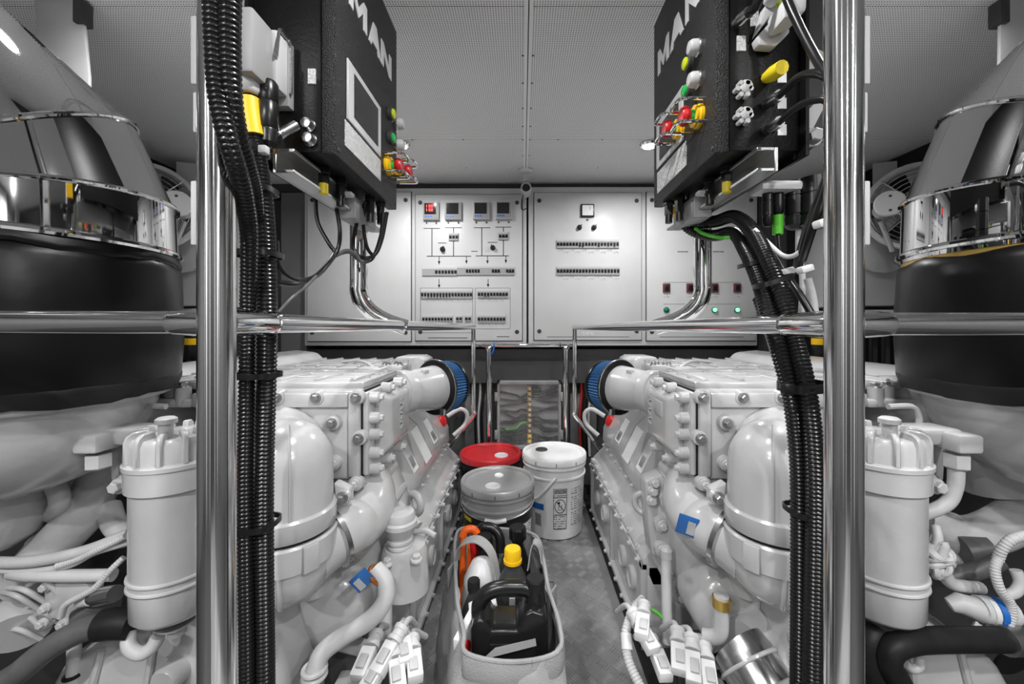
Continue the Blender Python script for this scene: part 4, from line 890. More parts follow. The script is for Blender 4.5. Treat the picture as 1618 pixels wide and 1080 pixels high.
    cpipe = ob('curved_pipe', G().tube(pp, [.060]*len(pp), 28), 'paint', t, sm=60)
    q0 = Q(1086, 830, .872) if not L else Q(572, 916, .83)
    ax_, up_ = (V((.93,-.30,-.22)), V((.22,-.10,.97))) if not L else (V((.72,-.25,-.62)), V((.62,-.15,.76)))
    nn_ = ax_.cross(up_).normalized(); nn_ = -nn_ if nn_.y > 0 else nn_
    ob('blue_plate', G().obox(q0, (.042, .0025, .044) if not L else (.040, .0025, .034), ax_, up_), 'blue_label', cpipe, bev=.0008); ob('plate_field', G().obox(q0+nn_*.0018+ax_*.008+up_*(-.003), (.016, .0015, .028) if not L else (.014, .0015, .024), ax_, up_), 'grey_plastic', cpipe, sm=0)
    # ---- gear case
    gc = ob('gear_case', G().lathe([(.20, -.03), (.265, -.025), (.285, 0), (.29, .04), (.31, .06), (.315, .14), (.30, .16)], (.655, 1.02, .40), (0,1,0), 56), 'paint', t, sm=50)
    for k in range(10):
        a_ = PI*.55+k*.22; x, z = .655+.30*math.cos(a_), .40+.30*math.sin(a_)
        ob('case_lug', G().lathe([(.020, 0), (.018, .10)], (x, 1.06, z), (0,1,0), 12), 'paint', gc); inst('bolt', BOLTW, gc, (x, 1.058, z), (0,-1,0), 1.2)
    ob('case_web', G().box(.36, .44, 1.08, 1.20, .30, .36), 'paint', gc, bev=.02); inst('bolt', BOLTW, gc, (.372, 1.075, .33), (0,-1,0), 1.3)
    ob('pump_body', G().lathe([(.05, 0), (.085, .015), (.09, .03), (.09, .12)], (.47, .90, .30), (0,1,0), 36), 'paint', t, sm=50)
    ob('pump_neck', G().lathe([(.040, -.05), (.046, 0), (.046, .04), (.040, .045)], (.50, .92, .40), (0,0,1), 28), 'paint', t)
    ob('front_plate', G().box(.52, .82, 1.0, 1.06, .02, .34), 'paint_rough', t, bev=.012)
    for x, z, r_ in ((.60, .15, .035), (.74, .20, .05), (.79, .10, .03)):
        ob('plate_boss', G().lathe([(r_, 0), (r_*.95, -.03), (r_*.5, -.034)], (x, 1.0, z), (0,1,0), 24), 'paint', t); inst('bolt', BOLT, t, (x, .966, z), (0,-1,0), 1.3)
    ob('cross_arm', G().tube(path([(.40, .98, .17), (.50, .94, .23), (.60, .93, .24), (.68, .95, .20)], 5), .022, 12), 'paint', t)
    ob('fork_bracket', G().prism([(.52,.93,.33),(.56,.93,.35),(.60,.93,.22),(.66,.93,.10),(.62,.93,.06),(.56,.93,.16)], (0,.03,0)), 'paint', t, bev=.006)
    for x, z in ((.545, .33), (.63, .10)): inst('bolt', BOLT, t, (x, .928, z), (0,-1,0), 1.4)
    ob('mount_or_shade_plate', G().box(.37, .66, .972, .992, -.10, .205), 'dark_grey', t, bev=.004)  # dark plate standing in for the shaded gap under the gear case
    for x, z in ((.41, .17), (.50, .17), (.41, .05), (.50, .06)): inst('bolt', BOLT, t, (x, .970, z), (0,-1,0), 1.2)  # bolts added on the plate that stands in for the shaded gap
    ob('mount_foot', G().box(.385, .46, .93, .975, .02, .12), 'paint_rough', t, bev=.006)
    # ---- tall fuel filter canister
    fx, fy = (.650, .745) if not L else (.664, .745); R_ = .069
    ff = ob('filter_canister', G().lathe([(.030, .430), (.058, .434), (.065, .442), (.066, .50), (.066, .672), (.060, .676)], (fx, fy, 0), n=44), 'paint', t, sm=50)
    for z in (.497, .512): ob('canister_band', G().torus((fx, fy, z), (0,0,1), .0665, .0035, 44, 8), 'paint', ff)
    ob('canister_collar', G().lathe([(.067, .664), (.072, .668), (.0725, .706), (.075, .708), (.075, .715), (.068, .718)], (fx, fy, 0), n=44), 'paint', ff)
    hd = ob('canister_head', G().lathe([(.066, .715), (.066, .750), (.061, .760), (.03, .763), (0, .764)], (fx, fy, 0), n=40), 'paint', t)
    for k in range(12):
        a_ = 2*PI*k/12+.15; d_ = V((math.cos(a_), math.sin(a_), 0)); w_ = V((-d_.y, d_.x, 0))*.0045; c = V((fx, fy, 0))
        pr = [c+d_*.0715+V((0,0,.716)), c+d_*.0715+V((0,0,.756)), c+d_*.068+V((0,0,.766)), c+d_*.060+V((0,0,.772)), c+d_*.040+V((0,0,.774)), c+d_*.036+V((0,0,.758)), c+d_*.05+V((0,0,.72))]
        ob('head_fin', G().prism([p-w_ for p in pr], w_*2), 'paint', hd, bev=.002, seg=1)
    ob('vent_screw', G().lathe([(.011, .76), (.011, .785), (.016, .786), (.016, .794), (.012, .797)], (fx-.012, fy-.035, 0), n=12), 'light_grey', hd)
    ob('drain_boss', G().lathe([(.030, .432), (.030, .405), (.024, .400), (.016, .395), (.016, .385)], (fx, fy, 0), n=24), 'paint', ff)
    ob('drain_ring', G().torus((fx, fy, .415), (0,0,1), .031, .005, 24, 8), 'grey_rubber', ff)
    # filter head bracket: stepped boxes towards the hull
    hb = ob('head_bracket', G().box(fx+.05, fx+.16, fy+.0, fy+.06, .735, .765), 'paint', t, bev=.006)
    ob('bracket_block', G().box(fx+.12, fx+.165, fy-.03, fy+.05, .728, .762), 'paint', hb, bev=.006)
    ob('bracket_plate', G().prism([(fx+.08, fy+.04, .74), (fx+.17, fy+.04, .74), (fx+.165, fy+.04, .655), (fx+.14, fy+.04, .630), (fx+.08, fy+.04, .640)], (0, .02, 0)), 'paint', hb, bev=.004)
    ob('bracket_nut', G().lathe([(.020, .722), (.020, .698), (.015, .694)], (fx+.140, fy-.005, 0), n=6), 'paint', hb)
    ob('bracket_bolt', G().lathe([(.020, .02), (.020, -.008), (.014, -.016)], (fx+.12, fy+.03, .655), (0,1,0), 12), 'paint', hb)
    inst('bolt', BOLTW, hb, (fx+.12, fy+.012, .655), (0,-1,0), 1.3)
    if not L: hose('bracket_pipe', [(fx+.140, fy-.005, .70), (fx+.142, fy, .655), (fx+.125, fy+.005, .62), (fx+.06, fy+.02, .585)], .012, 'white_hose', loc=True)
    ob('bracket_hook', G().tube(path([(fx+.10, fy+.09, .79), (fx+.15, fy+.09, .79), (fx+.165, fy+.09, .77), (fx+.165, fy+.09, .75)], 5), .006, 8), 'paint', hb)
    # ---- lower outboard casting under the canister
    lc = ob('lower_casting', G().prism([(.55,.80,.40),(.66,.80,.41),(.80,.80,.36),(.95,.80,.28),(1.05,.80,.10),(1.05,.80,-.08),(.50,.80,-.08),(.50,.80,.25)], (0,.22,0)), 'paint', t, bev=.03, seg=4)
    for x0, z0, x1, z1 in ((.58,.38,.56,.0), (.66,.39,.66,.0), (.75,.36,.80,.0), (.86,.31,.93,.02)): ob('casting_rib', G().tube([(x0,.798,z0),(x1,.790,z1)], .007, 8), 'paint', lc)
    for x, z, r_ in ((.62,.20,.045), (.71,.27,.028), (.55,.33,.03), (.84,.16,.05)): ob('casting_boss', G().lathe([(r_,.02),(r_*.95,-.02),(r_*.8,-.025)], (x,.79,z), (0,1,0), 24), 'paint', lc)
    # ---- outboard pumps, dome, wrapped hoses
    dm = ob('dome_canister', G().lathe([(0,.50),(.04,.505),(.07,.53),(.082,.57),(.085,.60),(.089,.602),(.089,.625),(.085,.628),(.083,.66),(.07,.67)], (1.105 if L else 1.40, .82, 0), n=36), 'paint', t, sm=50)
    ob('gap_shade_block', G().box(.80, 1.45, 1.02, 1.10, -.1, .60), 'dark_grey', t, bev=.01)  # dark block standing in for shade in the gaps behind the hoses
    if L:
        hose('wrapped_hose', [(158,742,.93),(150,775,.91),(132,812,.88),(98,848,.86),(66,880,.85),(36,920,.86)], .040, 'wrap', n=20)
        for k, p in enumerate(((143,795,.905),(82,864,.862))): ob('hose_clamp', G().torus(Q(*p), Q(*p)-Q(p[0]-10,p[1]+10,p[2]), .041, .003, 24, 6), 'white_hose', t)
        hose('elbow_hose', [(52,738,.86),(72,752,.85),(90,772,.84),(94,796,.84),(82,812,.86)], .017, 'white_hose')
        ob('elbow_cuff', G().torus(Q(62,746,.855), (1,0,-.8), .020, .006, 20, 8), 'white_hose', t)
        hose('hose', [(172,800,.90),(182,830,.88),(205,850,.87)], .022, 'white_hose')
        hose('white_lead', [(-10,888,.80),(30,888,.79),(80,882,.79),(140,868,.79),(205,842,.80)], .011, 'white_hose')
        hose('white_lead', [(-10,900,.80),(50,902,.79),(110,892,.79),(150,872,.79),(205,856,.80)], .0065, 'white_hose')
        hose('white_pipe', [(20,905,.80),(45,908,.79),(110,909,.79),(180,908,.80)], .012, 'white_hose')
        ob('ribbed_lead', corrug(G(), path([Q(90,894,.785), Q(120,884,.785), Q(150,870,.785), Q(200,846,.79)], 6), .007, .005, 10), 'white_hose', t)
        cvp = ob('cover_plate', G().prism([Q(68,930,.80), Q(80,916,.80), Q(130,914,.80), Q(142,930,.80), Q(140,960,.80), Q(108,985,.80), Q(78,978,.80), Q(68,960,.80)], (0,.03,0)), 'paint', t, bev=.005)
        for px, py in ((73,926),(72,960),(68,984),(100,985)): inst('bolt', BOLTW, cvp, Q(px,py,.798), (0,-1,0), .9)
        cn = ob('sensor', G().tube([Q(146,944,.78), Q(155,942,.775), Q(156,942,.775), Q(183,937,.765)], [.013,.013,.017,.015], 14), 'steel', t); ob('sensor_mark', G().obox(Q(168,945,.757), (.010,.004,.006), (1,0,.2)), 'blue', cn)
        ob('sensor_boot', G().tube([Q(126,952,.785), Q(146,944,.78)], [.009, .014], 12), 'white_plastic', cn)
        ob('ribbed_lead', corrug(G(), path([Q(96,975,.775), Q(104,955,.77), Q(130,940,.765), Q(152,926,.765), Q(175,900,.77), Q(196,880,.78)], 6), .006, .005, 10), 'white_hose', t)
        hose('black_hose', [(-150,1240,.74),(-20,1100,.72),(30,1062,.72),(80,1022,.73),(130,995,.74),(170,986,.745)], .021, 'grey_rubber', n=16)
        hose('hose_end', [(160,987,.744),(182,984,.746),(210,984,.75)], .026, 'rubber', n=18)
        hose('grey_hose', [(120,975,.80),(150,960,.81),(190,950,.83)], .016, 'grey_rubber')
        hose('lower_pipe', [(117,1010,.80),(117,1040,.80),(114,1090,.80)], .011, 'white_hose'); ob('pipe_ring', G().torus(Q(115,1066,.80), (0,0,1), .012, .004, 16, 6), 'black_plastic', t)
        for k in range(7):
            a_ = (random.uniform(0,60), random.uniform(910,1000), random.uniform(.80,.9)); hose('thin_lead', [a_, (a_[0]+25,a_[1]+random.uniform(-15,15),a_[2]-.02), (a_[0]+60,a_[1]+random.uniform(-30,30),a_[2])], .005, random.choice(['white_hose','paint']))
        mb = ob('motor_housing', G().lathe([(.05,0),(.06,.02),(.06,.10),(.045,.12)], Q(28,1000,.86), (.5,.6,.3), 24), 'paint', t)
        ob('motor_band', G().torus(Q(30,935,.88), (.6,.5,.5), .045, .008, 24, 8), 'paint', t); ob('pump_head', G().lathe([(.045,0),(.04,.05),(.02,.06)], Q(12,930,.90), (.6,.5,.5), 24), 'paint', t)
        hose('u_pipe', [(203,1000,.75),(205,1022,.74),(222,1032,.74),(240,1022,.745),(250,1005,.75)], .012, 'white_hose')
    else:
        hose('wrapped_hose', [(1462,828,.92),(1500,842,.90),(1545,845,.88),(1590,828,.87),(1640,790,.88)], .042, 'wrap', n=20)
        ob('hose_clamp', G().torus(Q(1508,843,.897), (1,0,-.1), .043, .003, 24, 6), 'white_hose', t)
        rk2 = hose('rope', [(1478,830,.78),(1482,850,.77),(1478,868,.77),(1492,860,.76),(1486,880,.76),(1470,895,.765),(1490,902,.76),(1478,910,.765)], .008, 'white_hose')
        g = G()
        for k in range(9): a_ = random.uniform(0, 6.3); g.torus(Q(1483+random.uniform(-8,8), 885+random.uniform(-14,14), .762), (math.cos(a_), .6, math.sin(a_)), .013, .0055, 14, 7)
        ob('rope_knot', g, 'white_hose', rk2)
        ob('ribbed_lead', corrug(G(), path([Q(1576,885,.76), Q(1584,866,.755), Q(1602,850,.75), Q(1640,842,.75)], 6), .009, .006, 12), 'white_hose', t)
        cn = ob('sensor', G().tube([Q(1500,955,.78), Q(1515,952,.775), Q(1545,962,.77), Q(1548,962,.77), Q(1600,966,.76)], [.012,.018,.020,.024,.022], 16), 'light_grey', t)
        ob('blue_band', G().tube([Q(1568,964,.765), Q(1578,965,.763)], .0245, 16), 'blue', cn); ob('pale_band', G().tube([Q(1559,963,.767), Q(1567,964,.765)], .0242, 16), 'white_plastic', cn)
        ob('ribbed_lead', corrug(G(), path([Q(1538,985,.765), Q(1556,996,.755), Q(1582,996,.75), Q(1598,976,.745), Q(1596,952,.745), Q(1580,930,.745), Q(1572,900,.75), Q(1578,880,.755)], 6), .008, .005, 12), 'white_hose', t)
        hose('white_lead', [(1605,900,.75),(1612,920,.745),(1604,935,.745),(1590,940,.75)], .009, 'white_hose')
        hose('grey_pipe', [(1480,880,.80),(1500,918,.80),(1525,926,.80),(1548,928,.81)], .012, 'light_grey')
        hose('dark_pipe', [(1498,912,.84),(1540,902,.83),(1580,885,.82)], .017, 'grey_rubber')
        hose('ribbed_stub', [(1520,870,.86),(1560,868,.85)], .03, 'grey_rubber', n=18); hose('ribbed_stub', [(1500,880,.9),(1520,872,.88)], .034, 'light_grey', n=18)
        hose('black_hose', [(1392,992,.735),(1374,1008,.725),(1372,1040,.72),(1392,1100,.715),(1420,1240,.72)], .0225, 'rubber', n=16)
        hose('black_hose', [(1460,1230,.72),(1424,1090,.70),(1404,1050,.70),(1408,1026,.70),(1435,1014,.705),(1490,1010,.72),(1585,1010,.74)], .0205, 'rubber', n=16)
        hose('hose_end', [(1584,1010,.74),(1640,1008,.75)], .026, 'alu', n=18)
        hose('u_pipe', [(1428,1046,.76),(1440,1056,.76),(1452,1052,.76),(1452,1036,.76)], .008, 'white_hose')
        ob('oval_boss', G().lathe([(.035,0),(.035,-.006)], Q(1596,1042,.85), (0,1,.3), 20), 'black_plastic', t)
    # ---- between bowl and aisle: pipes, connectors, wiring
    if L:
        cup = ob('strainer_cup', G().lathe([(.026,.482),(.030,.486),(.030,.492),(.027,.494),(.027,.497),(.0315,.500),(.0315,.506),(.028,.508),(.028,.512),(.033,.516),(.038,.535),(.041,.538),(.041,.548),(.036,.552),(.036,.562),(.033,.57),(.018,.574),(.014,.578),(0,.578)], Q(632,700,.985)*V((1,0,0)).x*0+V((Q(632,850,.985).x,.985,-.07)), n=32), 'light_grey', t)
        hb2 = ob('strainer_head', G().lathe([(.060,.30),(.055,.40),(.050,.412),(.03,.416)], (Q(640,900,1.0).x,1.0,0), n=24), 'paint', t, sm=50)
        for px, py in ((612,890),(658,884)): inst('bolt', BOLTW, hb2, Q(px,py,.95), (0,0,1), 1.2)
        hose('pale_hose', [(592,898,.86),(608,918,.85),(608,948,.84),(585,978,.83),(545,1003,.82),(510,1030,.80),(497,1062,.79)], .018, 'white_hose', n=16)
        ob('hose_cuff', G().torus(Q(497,1056,.79), (0,0,1), .020, .005, 20, 8).torus(Q(497,1066,.79), (0,0,1), .020, .005, 20, 8), 'white_hose', t)
        ob('copper_clamp', G().torus(Q(596,908,.855), (.7,0,-.7), .020, .005, 20, 8), 'copper', t)
        hose('drop_pipe', [(610,955,.93),(610,990,.92),(610,1050,.90)], .014, 'white_hose')
        hose('diagonal_pipe', [(612,778,1.12),(640,806,1.08),(662,830,1.05)], .011, 'white_hose'); hose('diagonal_pipe', [(600,790,1.14),(620,812,1.1)], .014, 'white_hose')
        ey = ob('lifting_eye', G().torus(Q(655,795,1.16), (.6,-.8,0), .028, .011, 28, 10), 'paint', t); ob('eye_arm', G().obox(Q(640,780,1.18), (.05,.012,.03), (1,.3,.5)), 'paint', ey, bev=.004)
        hose('sensor_lead', [(655,840,1.04),(672,838,1.03),(688,846,1.02)], .007, 'white_hose')
        cl = [(575,1048,.80),(608,1040,.80),(640,1030,.82),(655,1052,.80),(590,1070,.78),(628,1068,.78)]
    else:
        pb = ob('pump_bracket', G().prism([Q(1020,760,1.08),Q(1048,750,1.08),(Q(1064,782,1.08)),Q(1062,810,1.08),Q(1050,835,1.08),Q(1048,880,1.08),Q(1030,878,1.08),Q(1024,830,1.08)], (0,.06,0)), 'paint', t, bev=.008)
        for px, py in ((1034,762),(1032,775),(1030,790)): inst('bolt', BOLTW, pb, Q(px,py,1.075), (0,-1,0), 1.3)
        ob('bracket_eye', G().lathe([(.020,0),(.020,-.008),(.012,-.010),(.011,-.002),(0,-.002)], Q(1052,784,1.075), (0,1,0), 20), 'paint', pb)
        ob('lifting_eye', G().torus(Q(1018,795,1.14), (.6,.8,0), .028, .009, 28, 10), 'paint', t)
        hose('thin_pipe', [(1053,872,1.0),(1053,930,.99),(1055,1015,.97)], .0125, 'white_hose')
        ob('pipe_cap', G().lathe([(.015,-.01),(.015,.01),(.008,.018)], Q(1053,874,1.0), (0,0,1), 16), 'paint', t)
        hose('elbow_pipe', [(1140,940,.86),(1140,975,.86),(1138,1000,.86),(1126,1006,.87),(1112,1004,.88)], .0155, 'white_hose', n=16)
        ob('brown_clamp', G().lathe([(.019,0),(.019,.02)], Q(1140,958,.86), (0,0,1), 18), 'brass', t)
        mt = ob('alternator', G().tube([Q(1166,1020,.86), Q(1180,1040,.84), Q(1210,1090,.80)], [.060,.062,.060], 30), 'steel', t)
        ob('alternator_neck', G().tube(path([Q(1240,985,.92),Q(1205,1000,.90),Q(1178,1022,.87)], 5), .056, 26), 'paint', t); ob('band', G().torus(Q(1184,1048,.834), Q(1210,1090,.80)-Q(1180,1040,.84), .0625, .004, 30, 8), 'paint', mt)
        ob('ribbed_lead', corrug(G(), path([Q(1016,945,.98),Q(1002,962,.95),Q(992,985,.92),Q(988,1010,.90),Q(994,1045,.87),Q(1012,1085,.84)], 6), .0105, .006, 12), 'white_hose', t)
        ob('lead_sleeve', G().tube([Q(989,1000,.905),Q(991,1026,.885)], .0125, 12), 'white_plastic', t)
        hose('green_lead', [(1015,966,1.0),(1032,964,.99),(1048,976,.98)], .005, 'green_wire')
        cl = [(1015,990,.88),(1022,1008,.87),(1045,1050,.84),(1072,1040,.83),(1095,1055,.81),(1120,1070,.80)]
    for k, (px, py, Y) in enumerate(cl):                  # wiring plugs at the foot of the engine
        d_ = V((random.uniform(-.35,.35), -.75, random.uniform(-.45,-.1))).normalized(); c = Q(px, py, Y)
        w_ = ob('wiring_plug', G().obox(c, (.055,.030,.024), d_), 'white_plastic', t, bev=.003)
        ob('plug_collar', G().lathe([(.017,0),(.017,.008),(.014,.010),(.014,.02),(.016,.022),(.016,.03)], c-d_*.03, -d_, 14), 'light_grey', w_)
        ob('plug_latch', G().obox(c+V((0,-.008,.012)), (.025,.016,.008), d_), 'paint_rough', w_, bev=.001)
        hose('plug_lead', [c-d_*.05, c-d_*.075+V((0,.02,-.015)), c-d_*.08+V((random.uniform(-.02,.02),.07,-.07))], .0065, 'white_hose', w_, loc=True)
    for k in range(10):                                   # thin looms over the front plate
        x = random.uniform(.42, .95); z = random.uniform(.05, .30)
        hose('loom', [(x, .99, z), (x+random.uniform(-.05,.08), .95, z-random.uniform(0,.05)), (x+random.uniform(-.1,.14), .93, z-random.uniform(.02,.1)), (x+random.uniform(-.1,.16), .97, z-.12)], random.choice([.005,.007,.010]), random.choice(['white_hose','paint','light_grey','grey_rubber']), loc=True)
    SIDE = None
    return t
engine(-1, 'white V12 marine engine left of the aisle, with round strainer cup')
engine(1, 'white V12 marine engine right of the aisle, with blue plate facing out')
# ================================================================== buckets
def cyl_patch(c, R, a0, a1, z0, z1, off=.0012, n=10, slope=0):    # label wrapped round a bucket (angles from the camera side, + to the right)
    vs = []; fs = []
    for i in range(n+1):
        a = -PI/2+a0+(a1-a0)*i/n
        for z in (z0, z1):
            r = R+off+slope*(z-c[2]); vs.append((c[0]+r*math.cos(a), c[1]+r*math.sin(a), z))
    for i in range(n): fs.append((2*i, 2*i+2, 2*i+3, 2*i+1))
    k = len(vs)
    for i in range(n+1):
        a = -PI/2+a0+(a1-a0)*i/n
        for z in (z0, z1):
            r = R-.001+slope*(z-c[2]); vs.append((c[0]+r*math.cos(a), c[1]+r*math.sin(a), z))
    for i in range(n): fs.append((k+2*i, k+2*i+1, k+2*i+3, k+2*i+2))
    return G().add(vs, fs)
def bucket(x, y, h, body, lidm, label, spouts, rb=.132, rt=.146, dished=.010):
    t = thing('bucket', (x, y, 0), label, 'bucket', 'lidded buckets')
    def rz(z): return rb+(rt-rb)*z/h
    ob('body', G().lathe([(rb-.01, .002), (rb, .006), (rz(h*.74), h*.74), (rz(h*.74)+.006, h*.745), (rz(h*.76)+.006, h*.765), (rz(h*.77), h*.77), (rz(h*.86), h*.86), (rz(h*.86)+.006, h*.865), (rz(h*.88)+.006, h*.88), (rz(h*.885), h*.885), (rt, h*.96)], (x, y, 0), n=56), body, t)
    lid = ob('lid', G().lathe([(rt+.004, h*.915), (rt+.007, h*.92), (rt+.007, h*.985), (rt+.003, h+.001), (rt-.006, h+.001), (rt-.010, h-.002), (rt-.013, h-dished), (0, h-dished)], (x, y, 0), n=56), lidm, t, bev=0)
    for k in range(10):
        a = 2*PI*k/10+.3; ob('lid_notch', G().obox((x+(rt+.0065)*math.cos(a), y+(rt+.0065)*math.sin(a), h*.945), (.0022, .003, h*.045), (math.cos(a), math.sin(a), 0)), 'dark_grey', lid, sm=0)
    for dx, dy, r, m_ in spouts: ob('spout_cap', G().lathe([(r+.004, 0), (r+.003, .004), (r, .006), (r*.9, .004), (0, .004)], (x+dx, y+dy, h-dished), n=28), m_, lid)
    return t, rz
t, rz = bucket(-.160, 1.98, .335, 'black_plastic', 'bucket_red', 'black bucket with a red lid at the back left', [(.055, -.035, .030, 'light_grey')])
t, rz = bucket(-.102, 1.645, .330, 'bucket_grey', 'bucket_grey', 'grey bucket with a black label band and wire handle, nearest the tool bag', [(-.018, -.062, .028, 'light_grey'), (.0, .055, .016, 'label_white')])
c = (-.102, 1.645, 0); R = .132; sl = .014/.33
lb = ob('label_band', cyl_patch(c, R, -1.5, 1.5, .05, .225, .0014, 24, sl), 'black_plastic', t)
ob('label_field', cyl_patch(c, R, -1.35, -.2, .06, .160, .0020, 12, sl), 'print_bucket', lb); ob('label_field', cyl_patch(c, R, .55, 1.3, .06, .19, .0020, 12, sl), 'print_bucket', lb)
ob('yellow_print', cyl_patch(c, R, -1.15, -.75, .198, .214, .0022, 8, sl), 'yellow2', lb)
hp = [(-.150, 0, .268), (-.138, -.07, .248), (-.09, -.128, .232), (0, -.157, .226), (.09, -.128, .236), (.138, -.07, .250), (.150, 0, .268)]
ob('wire_handle', G().tube(path([(c[0]+a, c[1]+b, z) for a, b, z in hp], 8), .0024, 8), 'steel', t)
ob('handle_grip', G().tube(path([(c[0]+a, c[1]+b, z) for a, b, z in ((-.040,-.152,.2285), (0,-.1575,.226), (.040,-.152,.2295))], 6), .0085, 14), 'white_plastic', t)
for sx in (-1, 1): ob('handle_ear', G().lathe([(.014, 0), (.012, .010)], (c[0]+sx*.140, c[1], .255), (sx, 0, 0), 14), 'bucket_grey', t)
wt, rz = bucket(.150, 1.905, .362, 'bucket_white', 'bucket_white', 'tall white bucket with a printed warning label and blue tape', [(-.058, .045, .026, 'dark_grey')])
c = (.150, 1.905, 0); R = .132; sl = .014/.362; yaw = -.08
wl = ob('warning_label', cyl_patch(c, R, -.10, .33, .055, .235, .0012, 10, sl), 'print_bucket', wt)
ob('label_field', cyl_patch(c, R, -.08, .31, .122, .195, .0018, 10, sl), 'bucket_white', wl)
def on_cyl(a, z, off=.0024): r = R+off+sl*z; return V((c[0]+r*math.cos(-PI/2+a), c[1]+r*math.sin(-PI/2+a), z))
ring = [on_cyl(.115+.17*math.cos(2*PI*k/28), .158+.030*math.sin(2*PI*k/28)) for k in range(28)]
ob('prohibition_sign', G().tube(ring, .0016, 5, closed=True).tube([on_cyl(.115-.12, .158+.021), on_cyl(.115, .158), on_cyl(.115+.12, .158-.021)], .0016, 5), 'black', wl)
ob('child_symbol', G().tube([on_cyl(.06, .145), on_cyl(.08, .160), on_cyl(.06, .170)], .0011, 5).tube([on_cyl(.04, .142), on_cyl(.10, .140), on_cyl(.15, .142)], .0011, 5).tube([on_cyl(.16, .145), on_cyl(.17, .165)], .0011, 5).lathe([(.005, 0), (.005, .001)], on_cyl(.075, .174), (0,-1,0), 10), 'black', wl)
ob('label_head', cyl_patch(c, R, -.06, .31, .215, .231, .0016, 8, sl), 'print_dark', wl)
ob('label_frame', G().tube([on_cyl(-.10, .055), on_cyl(-.10, .235)], .001, 4).tube([on_cyl(.33, .055), on_cyl(.33, .235)], .001, 4).tube([on_cyl(-.1+.43*k/8, .235) for k in range(9)], .001, 4).tube([on_cyl(-.1+.43*k/8, .055) for k in range(9)], .001, 4).tube([on_cyl(-.1+.43*k/8, .198) for k in range(9)], .001, 4).tube([on_cyl(-.1+.43*k/8, .119) for k in range(9)], .001, 4), 'black', wl)
for z0, z1 in ((.205, .232), (.135, .195), (.065, .125)): ob('side_print', cyl_patch(c, R, .50, 1.05, z0, z1, .0013, 10, sl), 'print_bucket', wt)
ob('blue_tape', cyl_patch(c, R, -.85, -.42, .135, .162, .0016, 8, sl), 'blue', wt)
ob('lot_print', cyl_patch(c, R, -.75, -.52, .060, .115, .0013, 8, sl), 'print_dark', wt)
ob('strap_handle', G().tube(path([on_cyl(-.02, .290, .008), on_cyl(-.12, .272, .010), on_cyl(-.35, .23, .012), on_cyl(-.60, .19, .012), on_cyl(-.9, .17, .010)], 6), .0055, 8), 'bucket_white', wt)
# ================================================================== canvas tool bag
def bag():
    t = thing('tool_bag', (-.07, 1.08, 0), 'open grey canvas tool bag full of bottles on the aisle floor', 'bag')
    rim = [(-.118, .845, .262), (-.02, .838, .250), (.074, .845, .266), (.082, .90, .286), (.066, 1.02, .284), (.060, 1.16, .280), (.045, 1.30, .270), (-.03, 1.345, .268), (-.13, 1.35, .272), (-.205, 1.335, .278), (-.212, 1.25, .285), (-.190, 1.12, .275), (-.160, .98, .275), (-.130, .88, .28)]
    base = [(-.155, .86, 0), (-.04, .855, 0), (.085, .86, 0), (.105, .93, 0), (.095, 1.04, 0), (.085, 1.16, 0), (.065, 1.28, 0), (-.02, 1.32, 0), (-.12, 1.33, 0), (-.205, 1.31, 0), (-.23, 1.24, 0), (-.225, 1.12, 0), (-.205, .98, 0), (-.185, .90, 0)]
    def loop(pts, per=5):
        n = len(pts); e = [pts[(i-2) % n] for i in range(n+5)]; return path(e, per)[per*2:per*2+n*per]
    rp, bp_ = loop(rim), loop(base); n = len(rp); rows = []
    for k in range(9):
        f = k/8; row = []
        for i in range(n):
            p = bp_[i].lerp(rp[i], f); c = V((-.07, 1.09, p.z)); o = (p-c); o.z = 0; o.normalize()
            bul = .018*math.sin(f*PI)+.012*math.sin(i*.55+f*5)*math.sin(f*PI)+.004*math.sin(i*1.3-f*9)*f
            row.append(p+o*bul)
        rows.append(row)
    inner = [[p+((V((-.07, 1.09, p.z))-p).normalized()*.006) for p in row] for row in reversed(rows)]
    g = G(); g.loft(rows+inner, cap=False); vs_n = len(rows)*2
    g.f.append(tuple(range(n))); g.f.append(tuple((vs_n-1)*n+k for k in range(n)))
    b_ = ob('canvas', g, 'bag', t, sm=70)
    ob('rim_binding', G().tube([p+V((0,0,.002)) for p in rp], .0050, 8, closed=True), 'hem', b_)
    def outw(p): o = p-V((-.07, 1.09, p.z)); return o.normalized()
    hr = [[p+outw(p)*k+V((0,0,dz+.004*math.sin(i*.8))) for i, p in enumerate(rp)] for k, dz in ((.003,.001),(.0065,-.012),(.008,-.040),(.006,-.048),(.003,-.046))]
    ob('hem', G().loft(hr, cap=False), 'hem', b_, sm=70)
    for i0 in (4, 11):
        for dd in (0,):
            i = i0*5; p = rp[i]; c = V((-.07, 1.09, p.z)); o = (p-c); o.z = 0; o.normalize()
            ob('webbing', G().obox(p+o*.014+V((0,0,-.035)), (.006, .035, .085), o), 'bag_dark', b_, bev=.002)
    ob('front_seam', G().obox((.02, .835, .14), (.002, .004, .24)), 'bag_dark', b_)
    ob('strap_handle', ribbon(path([(-.192, 1.16, .27), (-.180, 1.155, .325), (-.13, 1.145, .345), (-.085, 1.12, .315), (-.062, 1.09, .23)], 6), (.25, 1, .1), .034, .003), 'bag', t)
    ob('strap_handle', ribbon(path([(.058, 1.16, .27), (.050, 1.175, .310), (.030, 1.18, .315), (.016, 1.16, .25)], 6), (.2, 1, 0), .034, .003), 'bag', t)
    return t
bag()
